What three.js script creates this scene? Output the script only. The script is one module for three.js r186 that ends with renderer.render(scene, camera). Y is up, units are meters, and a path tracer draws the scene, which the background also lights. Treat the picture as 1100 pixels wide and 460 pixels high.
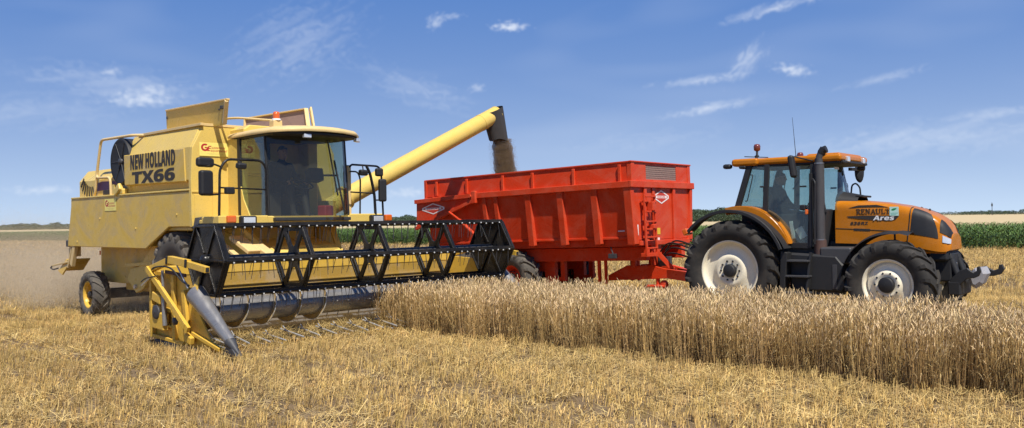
import * as THREE from 'three';
import { mergeGeometries } from 'three/addons/utils/BufferGeometryUtils.js';
import { RoundedBoxGeometry } from 'three/addons/geometries/RoundedBoxGeometry.js';
import { TextGeometry } from 'three/addons/geometries/TextGeometry.js';
import { FontLoader } from 'three/addons/loaders/FontLoader.js';
import { MarchingCubes } from 'three/addons/objects/MarchingCubes.js';
import { createNoise2D, createNoise3D } from 'simplex-noise';

// ---------------------------------------------------------------- camera, sun, exposure
const scene = new THREE.Scene();
const camera = new THREE.PerspectiveCamera(2 * Math.atan(230 / 950) * 180 / Math.PI, 1100 / 460, 0.1, 9000);
camera.rotation.order = 'YXZ';
camera.position.set(0, 1.85, 0);
camera.rotation.set(Math.atan(6.8 / 950), 0, -0.015);
const renderer = new THREE.WebGLRenderer({ antialias: true });
renderer.toneMapping = THREE.LinearToneMapping;
renderer.toneMappingExposure = 1.2;
renderer.shadowMap.enabled = true;
const SUN_AZ = 21 * Math.PI / 180, SUN_EL = 58 * Math.PI / 180;
const sunDir = new THREE.Vector3(Math.sin(SUN_AZ) * Math.cos(SUN_EL), Math.sin(SUN_EL), Math.cos(SUN_AZ) * Math.cos(SUN_EL));
const sun = new THREE.DirectionalLight(new THREE.Color().setRGB(1, 0.945, 0.85), 5);
sun.name = 'sun';
sun.position.copy(sunDir).multiplyScalar(80).add(new THREE.Vector3(0, 0, -15));
sun.target.position.set(0, 0, -15);
sun.castShadow = true;
sun.shadow.mapSize.set(4096, 4096);
Object.assign(sun.shadow.camera, { left: -30, right: 30, top: 30, bottom: -30, near: 1, far: 200 });
scene.add(sun, sun.target);

// ---------------------------------------------------------------- random numbers and noise
function mulberry(a) { return () => { a |= 0; a = a + 0x6D2B79F5 | 0; let t = Math.imul(a ^ a >>> 15, 1 | a); t = t + Math.imul(t ^ t >>> 7, 61 | t) ^ t; return ((t ^ t >>> 14) >>> 0) / 4294967296; }; }
const rnd = mulberry(20240717);
const rr = (a, b) => a + (b - a) * rnd();
const n2 = createNoise2D(mulberry(5)), n3 = createNoise3D(mulberry(9));
const fbm2 = (x, y, o = 4) => { let s = 0, a = 0.5; for (let i = 0; i < o; i++) { s += a * n2(x, y); x = x * 2.03 + 11.3; y = y * 2.03 + 5.7; a *= 0.5; } return s; };
const fbm3 = (x, y, z, o = 4) => { let s = 0, a = 0.5; for (let i = 0; i < o; i++) { s += a * n3(x, y, z); x = x * 2.03 + 11.3; y = y * 2.03 + 5.7; z = z * 2.03 + 3.1; a *= 0.5; } return s; };
const clamp = THREE.MathUtils.clamp, smooth = (x, a, b) => { const t = clamp((x - a) / (b - a), 0, 1); return t * t * (3 - 2 * t); }, lerp = THREE.MathUtils.lerp, DEG = Math.PI / 180;

// ---------------------------------------------------------------- sky: clear blue summer sky with thin cirrus and a few small cumulus
{
  const W = 4096, H = 2048, data = new Float32Array(W * H * 4);
  // single clouds: azimuth right of the view axis, elevation, half sizes, tilt (degrees), strength, grain, kind
  const px = (x, y) => { const u = x - 550, v = y - 230; return [Math.atan((u - 0.015 * v) / 950) / DEG, Math.atan((6.8 - v - 0.015 * u) / Math.hypot(950, u)) / DEG]; };
  const clouds = [
    [...px(547, 29), 1.35, 0.34, 0, 0.95, 1.1, 0], [...px(468, 24), 0.75, 0.5, 35, 0.5, 1.2, 0], [...px(484, 18), 1.0, 0.2, 4, 0.4, 1.2, 0],
    [...px(152, 107), 2.2, 0.55, 3, 0.75, 0.9, 0], [...px(165, 97), 1.0, 0.4, 0, 0.5, 1, 0], [...px(118, 77), 0.7, 0.25, 5, 0.5, 1, 0], [...px(512, 95), 0.6, 0.4, 10, 0.4, 1, 0],
    [...px(852, 76), 1.3, 0.42, -12, 0.75, 1.0, 0], [...px(45, 205), 2.2, 0.3, 2, 0.45, 1, 0], [...px(440, 208), 1.8, 0.35, 2, 0.5, 1, 0],
    [...px(757, 86), 3.6, 0.33, 4, 0.75, 0.6, 1], [...px(802, 66), 2.0, 0.7, 45, 0.7, 0.6, 1], [...px(765, 116), 3.4, 0.42, 8, 0.85, 0.6, 1], [...px(832, 9), 3.6, 0.4, 12, 0.85, 0.5, 1],
    [...px(950, 84), 2.8, 0.35, 10, 0.45, 0.5, 1], [...px(320, 45), 4.6, 2.6, 20, 0.34, 0.35, 1], [...px(445, 95), 4.5, 1.3, -18, 0.32, 0.4, 1], [...px(130, 92), 6.0, 1.3, -4, 0.42, 0.35, 1],
    [...px(985, 150), 8.0, 1.2, 3, 0.42, 0.3, 1], [...px(1070, 122), 4.0, 0.4, 3, 0.45, 0.4, 1], [...px(700, 150), 6.0, 0.8, 3, 0.18, 0.3, 1], [...px(20, 120), 7.0, 1.2, 3, 0.25, 0.3, 1],
  ];
  const rise = mulberry(77);
  for (let k = 0; k < 46; k++) {  // the same kinds of cloud go on round the rest of the sky
    const az = 35 + rise() * 290, thin = rise() < 0.7;
    clouds.push([az > 180 ? az - 360 : az, 2 + rise() * 26, thin ? 2.5 + rise() * 5 : 0.8 + rise() * 1.4, thin ? 0.35 + rise() * 1.2 : 0.3 + rise() * 0.3, rise() * 24 - 6, 0.3 + rise() * 0.45, thin ? 0.4 : 1, thin ? 1 : 0]);
  }
  const span = clouds.map(c => Math.max(c[2], c[3]) * 1.7);
  const zen = [0.025, 0.10, 0.33], mid = [0.030, 0.140, 0.45], low = [0.49, 0.62, 0.79], gro = [0.34, 0.27, 0.16];
  for (let j = 0; j < H; j++) {
    const el = ((j + 0.5) / H - 0.5) * 180;
    const t1 = Math.exp(-Math.max(el, 0) / 7.5), t2 = smooth(el, 15, 75);
    const base = [0, 1, 2].map(k => lerp(lerp(mid[k], low[k], t1), zen[k], t2));
    const near = el > -1 && el < 45 ? clouds.map((c, i) => [c, span[i]]).filter(([c, s]) => Math.abs(el - c[1]) < s) : [];
    const veilRow = el > 0 && el < 50;
    for (let i = 0; i < W; i++) {
      const o = (j * W + i) * 4;
      if (el <= 0) { data[o] = gro[0]; data[o + 1] = gro[1]; data[o + 2] = gro[2]; data[o + 3] = 1; continue; }
      const phi = ((i + 0.5) / W - 0.5) * 2 * Math.PI;           // atan2(z, x)
      let az = Math.atan2(Math.cos(phi), -Math.sin(phi)) / DEG;  // right of -z
      let white = 0;
      if (veilRow) {
        const ca = Math.cos(el * DEG), X = Math.cos(phi) * ca, Z = Math.sin(phi) * ca, Y = Math.sin(el * DEG);
        if ((i & 1) === 0 || i === 0) { const w = 0.5 * n3(X * 2, Y * 5, Z * 2); data.veil = Math.max(0, n3(X * 2.2 + w, Y * 9 + w, Z * 2.2) * 0.5 + 0.25 * n3(X * 7 + w, Y * 30, Z * 7) + 0.02) * 0.14 * smooth(el, 50, 20); }
        white = data.veil;
      }
      for (const [c, s] of near) {
        let da = az - c[0]; if (da > 180) da -= 360; if (da < -180) da += 360;
        const cx = da * Math.cos(el * DEG);
        if (Math.abs(cx) > s) continue;
        const dy = el - c[1], a = c[4] * DEG, u = (cx * Math.cos(a) + dy * Math.sin(a)), v = (-cx * Math.sin(a) + dy * Math.cos(a));
        let f;
        if (c[7] === 0) {
          const k = fbm2(u * 1.5 * c[6] + c[0], v * 2.4 * c[6], 4);
          const r = Math.hypot(u / c[2], v / (v < 0 ? c[3] * 0.8 : c[3] * 1.2));
          f = smooth(1.05 - r + k * 0.7, -0.05, 1.25) * c[5];
        } else {
          const w = fbm2(u * 0.5 + c[0], v * 0.7, 3) * 0.9;
          const k = fbm2(u * 0.32 * (1 + c[6]) + w + c[1], (v + w * 0.5) * 1.5, 3);
          const r = Math.hypot(u / c[2], (v + w * 0.3 * c[3]) / c[3]);
          f = smooth(1.0 - r + k * 0.62, -0.1, 1.6) * c[5] * 0.9;
        }
        white += f * (1 - white);
      }
      white = Math.min(white * 0.85, 0.9);
      data[o] = lerp(base[0], 0.72, white); data[o + 1] = lerp(base[1], 0.775, white); data[o + 2] = lerp(base[2], 0.86, white); data[o + 3] = 1;
    }
  }
  const sky = new THREE.DataTexture(data, W, H, THREE.RGBAFormat, THREE.FloatType);
  sky.mapping = THREE.EquirectangularReflectionMapping;
  sky.magFilter = sky.minFilter = THREE.LinearFilter;
  sky.needsUpdate = true;
  scene.background = sky;
  scene.environment = sky;
}

// ---------------------------------------------------------------- textures
function dataTex(size, fn, srgb = false) {
  const d = new Uint8Array(size * size * 4);
  for (let j = 0; j < size; j++) for (let i = 0; i < size; i++) {
    const c = fn(i / size, j / size), o = (j * size + i) * 4;
    for (let k = 0; k < 3; k++) d[o + k] = clamp(c[k], 0, 1) * 255;
    d[o + 3] = 255;
  }
  const t = new THREE.DataTexture(d, size, size, THREE.RGBAFormat, THREE.UnsignedByteType);
  t.wrapS = t.wrapT = THREE.RepeatWrapping; t.magFilter = t.minFilter = THREE.LinearFilter; t.needsUpdate = true;
  if (srgb) t.colorSpace = THREE.SRGBColorSpace;
  return t;
}
// seamless noise on a torus
function tile(u, v, f, o, seed = 0) {
  const a = u * 2 * Math.PI, b = v * 2 * Math.PI, r = f / (2 * Math.PI);
  return fbm3(Math.cos(a) * r + seed, Math.sin(a) * r + Math.cos(b) * r * 1.7 + seed * 2.1, Math.sin(b) * r + Math.cos(a) * r * 0.3, o);
}
const dirtMap = dataTex(512, (u, v) => {   // field dust sticking to paint: blotches and fine specks
  const a = tile(u, v, 5, 5, 1), b = tile(u, v, 40, 3, 4), c = tile(u, v, 90, 2, 8);
  const k = smooth(a + b * 0.35, -0.1, 0.55) * 0.75, s = c > 0.34 ? 0.8 : 1;
  return [lerp(1, 0.86, k) * s, lerp(1, 0.84, k) * s, lerp(1, 0.86, k) * s];
});
// paint with field dust and run-down streaks on it: the paint's own colour under tan dust
const enc = (x) => x <= 0.0031308 ? x * 12.92 : 1.055 * Math.pow(x, 1 / 2.4) - 0.055;
function paintTex(rgb, amount, seed, dust = [0.42, 0.33, 0.22]) {
  return dataTex(512, (u, v) => {
    const a = tile(u, v, 4, 5, seed), b = tile(u, v, 34, 3, seed + 3), c = tile(u, v, 100, 2, seed + 8), s = n3(u * 46 % 46, Math.sin(v * 6.283) * 0.5 + seed, Math.cos(v * 6.283) * 0.5);
    const k = clamp(smooth(a + b * 0.4, -0.25, 0.65) * amount + Math.max(0, s - 0.45) * amount * 0.9 + (c > 0.36 ? amount * 0.6 : 0), 0, 0.75), sh = 1 + 0.05 * a + (c < -0.42 ? -0.3 : 0);
    return rgb.map((q, i) => enc(clamp(lerp(q, dust[i], k) * sh, 0, 1)));
  }, true);
}
const roughMap = dataTex(256, (u, v) => { const a = 0.75 + tile(u, v, 8, 4, 2) * 0.5; return [a, a, a]; });
const wearBump = dataTex(256, (u, v) => { const a = 0.5 + tile(u, v, 3, 3, 6) * 0.9; return [a, a, a]; });
const rubberMap = dataTex(256, (u, v) => { const k = smooth(tile(u, v, 6, 5, 3) + 0.4 * tile(u, v, 30, 2, 5), -0.1, 0.6); return [lerp(0.55, 1, k), lerp(0.53, 0.92, k), lerp(0.5, 0.8, k)]; });
const soilMap = dataTex(1024, (u, v) => {
  const a = tile(u, v, 6, 5, 2), b = tile(u, v, 60, 4, 6), c = tile(u * 1, v, 160, 2, 9);
  const k = 0.5 + a * 0.3 + b * 0.8 + c * 1.1;
  return [lerp(0.42, 1.0, k), lerp(0.40, 0.96, k), lerp(0.36, 0.88, k)];
});
const soilBump = dataTex(512, (u, v) => { const k = 0.5 + 0.5 * tile(u, v, 50, 4, 3); return [k, k, k]; });

// ---------------------------------------------------------------- materials (linear base colours)
function std(name, rgb, roughness, o = {}) {
  const m = new THREE.MeshPhysicalMaterial({ color: new THREE.Color().setRGB(...rgb), roughness, ...o });
  m.name = name; m.side = THREE.DoubleSide;
  return m;
}
let paintSeed = 1;
const paint = (name, rgb, rough = 0.45, { dust = 0.16, ...o } = {}) => std(name, [1, 1, 1], rough, { map: paintTex(rgb, dust, paintSeed += 3), roughnessMap: roughMap, bumpMap: wearBump, bumpScale: 0.0015, specularIntensity: 0.55, ...o });
const M = {
  yellow: paint('combine yellow paint', [0.73, 0.52, 0.125], 0.45, { dust: 0.11 }),
  yellowBright: paint('header yellow paint', [0.70, 0.435, 0.06], 0.45),
  yellowWornShade: paint('worn trough yellow with painted shade', [0.42, 0.26, 0.05], 0.7, { dust: 0.55 }),  // wear and dust, with the shade behind the reel darkened into the paint
  yellowDustShade: paint('yellow paint with dust and painted shade', [0.70, 0.475, 0.09], 0.6, { dust: 0.42 }),  // harvest dust, plus shade in the colour so the sides look less sunlit
  cream: paint('sun bleached yellow roof paint', [0.74, 0.54, 0.24], 0.6),
  red: paint('trailer red paint', [0.64, 0.048, 0.012], 0.5, { dust: 0.11, specularIntensity: 0.3 }),
  redLight: paint('red frame paint', [0.60, 0.052, 0.015], 0.5, { dust: 0.10, specularIntensity: 0.3 }),
  orange: paint('tractor orange paint', [0.50, 0.165, 0.006], 0.36, { dust: 0.08, specularIntensity: 0.4 }),
  black: paint('black paint', [0.012, 0.012, 0.013], 0.38, { dust: 0.05 }),
  blackMatte: std('black plastic', [0.016, 0.016, 0.017], 0.6, { map: dirtMap }),
  darkGrey: std('dark grey metal', [0.05, 0.05, 0.053], 0.55, { map: dirtMap }),
  greyMetal: std('grey steel', [0.28, 0.28, 0.29], 0.4, { metalness: 0.7, roughnessMap: roughMap }),
  shiny: std('polished steel', [0.30, 0.29, 0.275], 0.45, { metalness: 0.5, roughnessMap: roughMap, map: dirtMap }),
  bright: std('bright bare steel', [0.58, 0.58, 0.57], 0.3, { metalness: 0.5 }),
  whitePaint: std('white marking', [0.8, 0.79, 0.76], 0.5),
  creamRim: paint('cream rim paint', [0.88, 0.80, 0.60], 0.5, { dust: 0.1 }),
  paleGrey: std('pale grey cast iron', [0.36, 0.36, 0.38], 0.6, { map: dirtMap }),
  clip: std('pale tine clip', [0.55, 0.55, 0.53], 0.5),
  rubber: std('tyre rubber', [0.045, 0.042, 0.039], 0.85, { map: rubberMap }),
  rubberDusty: std('dusty tyre rubber', [0.15, 0.138, 0.122], 0.9, { map: rubberMap }),
  letter: std('dark lettering', [0.035, 0.028, 0.022], 0.6),
  purple: std('purple stripe', [0.12, 0.035, 0.12], 0.5),
  glassDark: std('tinted cab glass', [0.60, 0.60, 0.51], 0.03, { transmission: 0.97, thickness: 0, ior: 1.5, clearcoat: 0 }),
  glassTeal: std('green tinted cab glass', [0.74, 0.83, 0.81], 0.03, { transmission: 0.97, thickness: 0, ior: 1.5, clearcoat: 0 }),
  amber: std('amber lens', [0.7, 0.13, 0.01], 0.2, { clearcoat: 0.6 }),
  lens: std('clear lamp lens', [0.75, 0.77, 0.78], 0.12, { metalness: 0.4, clearcoat: 1 }),
  seat: std('grey seat cloth', [0.06, 0.06, 0.065], 0.9),
  interior: std('dark interior plastic', [0.03, 0.03, 0.032], 0.7),
  redThing: std('red plastic', [0.35, 0.03, 0.03], 0.5),
  skin: std('skin', [0.42, 0.25, 0.17], 0.55),
  hair: std('dark hair', [0.02, 0.015, 0.012], 0.7),
  shirt: std('dark shirt', [0.02, 0.022, 0.03], 0.9),
  trousers: std('dark work trousers', [0.03, 0.035, 0.05], 0.9),
  exhaust: std('weathered exhaust', [0.06, 0.058, 0.06], 0.6, { map: dirtMap }),
  rust: std('rusty exhaust base', [0.09, 0.05, 0.04], 0.8, { map: dirtMap }),
  mesh: std('brown wire mesh and shaded cover', [0.30, 0.20, 0.17], 0.8, { map: dirtMap }),  // also serves as the shaded colour of the open left tank cover
  skirt: std('dark rubber apron', [0.045, 0.042, 0.04], 0.8, { map: dirtMap }),
};

// ---------------------------------------------------------------- geometry helpers
const V3 = (x, y, z) => new THREE.Vector3(x, y, z);
function fin(g, boxUV = true) {   // plain triangles with position, normal and uv in metres
  if (g.index) g = g.toNonIndexed();
  for (const k of Object.keys(g.attributes)) if (!['position', 'normal', 'uv'].includes(k)) g.deleteAttribute(k);
  if (!g.attributes.normal) g.computeVertexNormals();
  if (boxUV) {
    const p = g.attributes.position, n = p.count, uv = new Float32Array(n * 2), a = V3(), b = V3(), c = V3();
    for (let i = 0; i < n; i += 3) {
      a.fromBufferAttribute(p, i); b.fromBufferAttribute(p, i + 1); c.fromBufferAttribute(p, i + 2);
      const nn = b.clone().sub(a).cross(c.clone().sub(a)), ax = Math.abs(nn.x), ay = Math.abs(nn.y), az = Math.abs(nn.z);
      [a, b, c].forEach((q, k) => { const [u, v] = ax >= ay && ax >= az ? [q.z, q.y] : ay >= az ? [q.x, q.z] : [q.x, q.y]; uv[(i + k) * 2] = u * 0.45; uv[(i + k) * 2 + 1] = v * 0.45; });
    }
    g.setAttribute('uv', new THREE.BufferAttribute(uv, 2));
  }
  g.morphAttributes = {};
  return g;
}
function mesh(name, geos, mat, parent) {
  geos = (Array.isArray(geos) ? geos : [geos]).flat(9).map(g => fin(g));
  const m = new THREE.Mesh(geos.length > 1 ? mergeGeometries(geos) : geos[0], mat);
  m.name = name; m.castShadow = m.receiveShadow = true;
  if (parent) parent.add(m);
  return m;
}
function copyMesh(src, parent, pos, rot) {
  const m = src.clone(); if (pos) m.position.set(...pos); if (rot) m.rotation.set(...rot); parent.add(m); return m;
}
const each = (name, geos, mat, parent) => geos.map(g => mesh(name, g, mat, parent));
const grp = (name, parent, pos = [0, 0, 0], rot = [0, 0, 0]) => { const g = new THREE.Group(); g.name = name; g.position.set(...pos); g.rotation.set(...rot); parent.add(g); return g; };
function tag(o, label, category, group, kind) { if (label) o.userData.label = label; if (category) o.userData.category = category; if (group) o.userData.group = group; if (kind) o.userData.kind = kind; return o; }
// box from ranges, rounded by r
function bx(x0, x1, y0, y1, z0, z1, r = 0.008) {
  const w = Math.abs(x1 - x0), h = Math.abs(y1 - y0), d = Math.abs(z1 - z0);
  r = Math.min(r, w * 0.45, h * 0.45, d * 0.45);
  const g = r > 0.0005 ? new RoundedBoxGeometry(w, h, d, 1, r) : new THREE.BoxGeometry(w, h, d);
  return g.translate((x0 + x1) / 2, (y0 + y1) / 2, (z0 + z1) / 2);
}
function bxc(w, h, d, pos, rot = [0, 0, 0], r = 0.008) {
  const g = bx(-w / 2, w / 2, -h / 2, h / 2, -d / 2, d / 2, r);
  g.applyMatrix4(new THREE.Matrix4().compose(V3(...pos), new THREE.Quaternion().setFromEuler(new THREE.Euler(...rot)), V3(1, 1, 1)));
  return g;
}
function rod(a, b, r, seg = 8, r2 = r) {
  const A = V3(...a), B = V3(...b), L = A.distanceTo(B);
  const g = new THREE.CylinderGeometry(r2, r, L, seg, 1);
  g.applyMatrix4(new THREE.Matrix4().compose(A.clone().add(B).multiplyScalar(0.5), new THREE.Quaternion().setFromUnitVectors(V3(0, 1, 0), B.clone().sub(A).normalize()), V3(1, 1, 1)));
  return g;
}
// beam of rectangular section between two points; w across (about z), h the other way
function beam(a, b, h, w, r = 0.006) {
  const A = V3(...a), B = V3(...b), L = A.distanceTo(B), X = B.clone().sub(A).normalize(), up = Math.abs(X.y) > 0.95 ? V3(1, 0, 0) : V3(0, 1, 0);
  const Z = X.clone().cross(up).normalize(), Y = Z.clone().cross(X);
  const g = bx(-L / 2, L / 2, -h / 2, h / 2, -w / 2, w / 2, r);
  g.applyMatrix4(new THREE.Matrix4().makeBasis(X, Y, Z).setPosition(A.clone().add(B).multiplyScalar(0.5)));
  return g;
}
// pipe through points with rounded corners
function pipe(pts, r, bend = 0.08, seg = 7) {
  const P = pts.map(p => V3(...p)), cp = new THREE.CurvePath();
  let last = P[0];
  for (let i = 1; i < P.length; i++) {
    if (i === P.length - 1) { cp.add(new THREE.LineCurve3(last, P[i])); break; }
    const d1 = P[i - 1].clone().sub(P[i]), d2 = P[i + 1].clone().sub(P[i]), k = Math.min(bend, d1.length() * 0.45, d2.length() * 0.45);
    const s = P[i].clone().addScaledVector(d1.normalize(), k), e = P[i].clone().addScaledVector(d2.normalize(), k);
    cp.add(new THREE.LineCurve3(last, s)); cp.add(new THREE.QuadraticBezierCurve3(s, P[i], e)); last = e;
  }
  return new THREE.TubeGeometry(cp, Math.max(10, P.length * 9), r, seg, false);
}
function curve(pts, r, seg = 6, n = 20) { return new THREE.TubeGeometry(new THREE.CatmullRomCurve3(pts.map(p => V3(...p))), n, r, seg, false); }
// polygon in x, y drawn out along z
function prism(pts, z0, z1, bev = 0.006, holes = []) {
  const s = new THREE.Shape(pts.map(p => new THREE.Vector2(p[0], p[1])));
  for (const h of holes) s.holes.push(new THREE.Path(h.map(p => new THREE.Vector2(p[0], p[1]))));
  const d = Math.abs(z1 - z0), b = Math.min(bev, d * 0.4);
  const g = new THREE.ExtrudeGeometry(s, { depth: Math.max(d - 2 * b, 0.0005), bevelEnabled: b > 0, bevelSize: b, bevelThickness: b, bevelOffset: -b, bevelSegments: 1, curveSegments: 6 });
  return g.translate(0, 0, Math.min(z0, z1) + b);
}
// polygon in z, y drawn out along x
function prismX(pts, x0, x1, bev = 0.006, holes = []) {
  const g = prism(pts.map(p => [-p[0], p[1]]), 0, Math.abs(x1 - x0), bev, holes.map(h => h.map(p => [-p[0], p[1]])));
  return g.rotateY(Math.PI / 2).translate(Math.min(x0, x1), 0, 0);
}
// polygon in x, z drawn out along y
function prismY(pts, y0, y1, bev = 0.006) {
  const g = prism(pts.map(p => [p[0], -p[1]]), 0, Math.abs(y1 - y0), bev);
  return g.rotateX(-Math.PI / 2).translate(0, Math.min(y0, y1), 0);
}
// flat plate through a ring of points in space
function plate(pts, t = 0.01) {
  const P = pts.map(p => V3(...p)), n = V3();
  for (let i = 0; i < P.length; i++) { const a = P[i], b = P[(i + 1) % P.length]; n.x += (a.y - b.y) * (a.z + b.z); n.y += (a.z - b.z) * (a.x + b.x); n.z += (a.x - b.x) * (a.y + b.y); }
  n.normalize();
  const X = P[1].clone().sub(P[0]).normalize(), Y = n.clone().cross(X);
  const flat = P.map(p => { const d = p.clone().sub(P[0]); return new THREE.Vector2(d.dot(X), d.dot(Y)); });
  const g = new THREE.ExtrudeGeometry(new THREE.Shape(flat), { depth: t, bevelEnabled: false }).translate(0, 0, -t / 2);
  return g.applyMatrix4(new THREE.Matrix4().makeBasis(X, Y, n).setPosition(P[0]));
}
// surface through a grid of points
function grid(nu, nv, fn, closeU = false) {
  const pos = [], idx = [];
  for (let j = 0; j <= nv; j++) for (let i = 0; i <= nu; i++) pos.push(...fn(i / nu, j / nv));
  for (let j = 0; j < nv; j++) for (let i = 0; i < nu; i++) { const a = j * (nu + 1) + i, b = a + 1, c = a + nu + 1, d = c + 1; idx.push(a, b, d, a, d, c); }
  const g = new THREE.BufferGeometry(); g.setAttribute('position', new THREE.Float32BufferAttribute(pos, 3)); g.setIndex(idx); g.computeVertexNormals();
  return g;
}
const lathe = (prof, seg = 32) => new THREE.LatheGeometry(prof.map(p => new THREE.Vector2(p[0], p[1])), seg).rotateX(Math.PI / 2);   // axis along z, profile [radius, z]
const arcPts = (cx, cy, r, a0, a1, n) => Array.from({ length: n + 1 }, (_, i) => { const a = (a0 + (a1 - a0) * i / n) * DEG; return [cx + r * Math.cos(a), cy + r * Math.sin(a)]; });

const font = await new FontLoader().loadAsync('fonts/droid/droid_sans_bold.typeface.json');
const fontSerif = await new FontLoader().loadAsync('fonts/droid/droid_serif_regular.typeface.json');
// raised lettering of a given width and height, lower left corner at the origin, facing +z
function words(s, w, h, { f = font, slant = 0, depth = 0.004, bold = 0 } = {}) {
  const g = new TextGeometry(s, { font: f, size: 1, depth: 0.01, curveSegments: 4, bevelEnabled: bold > 0, bevelSize: bold, bevelThickness: 0.0005, bevelSegments: 1 });
  g.computeBoundingBox(); const b = g.boundingBox;
  g.translate(-b.min.x, -b.min.y, -b.min.z); g.scale(w / (b.max.x - b.min.x), h / (b.max.y - b.min.y), depth / 0.011);
  if (slant) g.applyMatrix4(new THREE.Matrix4().set(1, slant, 0, 0, 0, 1, 0, 0, 0, 0, 1, 0, 0, 0, 0, 1));
  return g;
}
function canvasTex(w, h, draw) {
  const c = document.createElement('canvas'); c.width = w; c.height = h;
  draw(c.getContext('2d'), w, h);
  const t = new THREE.CanvasTexture(c); t.colorSpace = THREE.SRGBColorSpace; return t;
}
// a printed sticker: a thin flat sheet facing +z, centred on the origin
function sticker(name, w, h, tex, parent, pos, rot = [0, 0, 0], rough = 0.5) {
  const m = new THREE.Mesh(new THREE.PlaneGeometry(w, h), new THREE.MeshStandardMaterial({ map: tex, roughness: rough, side: THREE.DoubleSide }));
  m.name = name; m.position.set(...pos); m.rotation.set(...rot); m.castShadow = m.receiveShadow = true; parent.add(m); return m;
}
function mirrorZ(g) {   // the same piece on the other side
  g = fin(g.clone()); g.scale(1, 1, -1);
  const p = g.attributes.position, q = g.attributes.normal;
  for (let i = 0; i < p.count; i += 3) for (const a of [p, q, g.attributes.uv]) for (let k = 0; k < a.itemSize; k++) { const t = a.array[(i + 1) * a.itemSize + k]; a.array[(i + 1) * a.itemSize + k] = a.array[(i + 2) * a.itemSize + k]; a.array[(i + 2) * a.itemSize + k] = t; }
  return g;
}

// ---------------------------------------------------------------- wheels: axis along z, outer face to +z, centre at the origin
function makeWheel(name, parent, pos, o) {
  const { R, w, rim, rimMat, tyreMat = M.rubber, lugs = 20, lugH = 0.045, dish = 0.1, hubR = 0.13, hubMat = M.blackMatte, bolts = 10, turn = 0, spin = 0, flip = 1, sweep = 0.42 } = o;
  const g = grp(name, parent, pos, [0, turn + (flip < 0 ? Math.PI : 0), 0]);
  const Rb = R - lugH, h = w / 2;
  const prof = [[rim - 0.005, -h * 0.66], [rim + 0.02, -h * 0.78], [rim + (Rb - rim) * 0.3, -h * 0.95], [rim + (Rb - rim) * 0.62, -h], [rim + (Rb - rim) * 0.88, -h * 0.93], [Rb - 0.004, -h * 0.72], [Rb + 0.012, -h * 0.3], [Rb + 0.016, 0]];
  const full = [...prof, ...prof.slice(0, -1).reverse().map(p => [p[0], -p[1]])];
  const tg = [fin(lathe(full, 72))];
  const step = 2 * Math.PI / lugs;
  for (const side of [1, -1]) for (let k = 0; k < lugs; k++) {
    const base = (k + (side > 0 ? 0 : 0.5)) * step + spin, ring = [];
    const st = [[-0.04, R, 0.20], [0.35, R, 0.24], [0.7, R - 0.008, 0.27], [0.94, R - 0.03, 0.30], [1.035, R - 0.1, 0.24]];
    for (const [s, r, th] of st) {
      const a = base + s * sweep * (w / R) * 1.05, dz = side * s * h, wa = th * step * 0.62, low = s > 0.9 ? r - 0.075 : Rb - 0.02;
      const zin = s > 1 ? dz * 0.965 : dz;
      ring.push([[r, a - wa * 0.75, dz], [r, a + wa * 0.75, dz], [low, a + wa, zin], [low, a - wa, zin]].map(([q, b, z]) => [q * Math.cos(b), q * Math.sin(b), z]));
    }
    const pos2 = [];
    const quad = (A, B, C, D) => pos2.push(...A, ...B, ...C, ...A, ...C, ...D);
    for (let i = 0; i < ring.length - 1; i++) { const A = ring[i], B = ring[i + 1]; for (let e = 0; e < 4; e++) { const f = (e + 1) % 4; side > 0 ? quad(A[e], B[e], B[f], A[f]) : quad(A[e], A[f], B[f], B[e]); } }
    quad(...ring[0]); const z = ring[ring.length - 1]; quad(z[3], z[2], z[1], z[0]);
    const lg = new THREE.BufferGeometry(); lg.setAttribute('position', new THREE.Float32BufferAttribute(pos2, 3)); lg.computeVertexNormals();
    tg.push(fin(lg));
  }
  mesh('tyre', tg, tyreMat, g);
  // rim: outer lip, barrel, dished disc
  const zf = h * 0.72, zd = zf - dish;
  mesh('rim', [lathe([[rim + 0.012, zf + 0.012], [rim - 0.012, zf + 0.016], [rim - 0.03, zf - 0.01], [rim - 0.045, zf - 0.06], [rim * 0.84, zf - dish * 0.75], [rim * 0.82, zd - 0.01], [rim * 0.6, zd - 0.0], [rim * 0.52, zd + 0.05 * (o.cone ?? 1)], [rim * 0.4, zd + 0.055 * (o.cone ?? 1)], [rim * 0.22, zd + 0.03], [0.02, zd + 0.03]], 56),
    lathe([[rim - 0.03, zf - 0.01], [rim - 0.05, -zf], [rim + 0.01, -zf - 0.01]], 48)], rimMat, g);
  if (hubR) mesh('hub', [lathe([[hubR, zd - 0.02], [hubR, zd + 0.1], [hubR * 0.85, zd + 0.13], [0.001, zd + 0.135]], 24), ...Array.from({ length: bolts }, (_, i) => { const a = i / bolts * 2 * Math.PI; return new THREE.CylinderGeometry(0.017, 0.017, 0.05, 6).rotateX(Math.PI / 2).translate(Math.cos(a) * hubR * 1.5, Math.sin(a) * hubR * 1.5, zd + 0.045); })], hubMat, g);
  return g;
}
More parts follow.
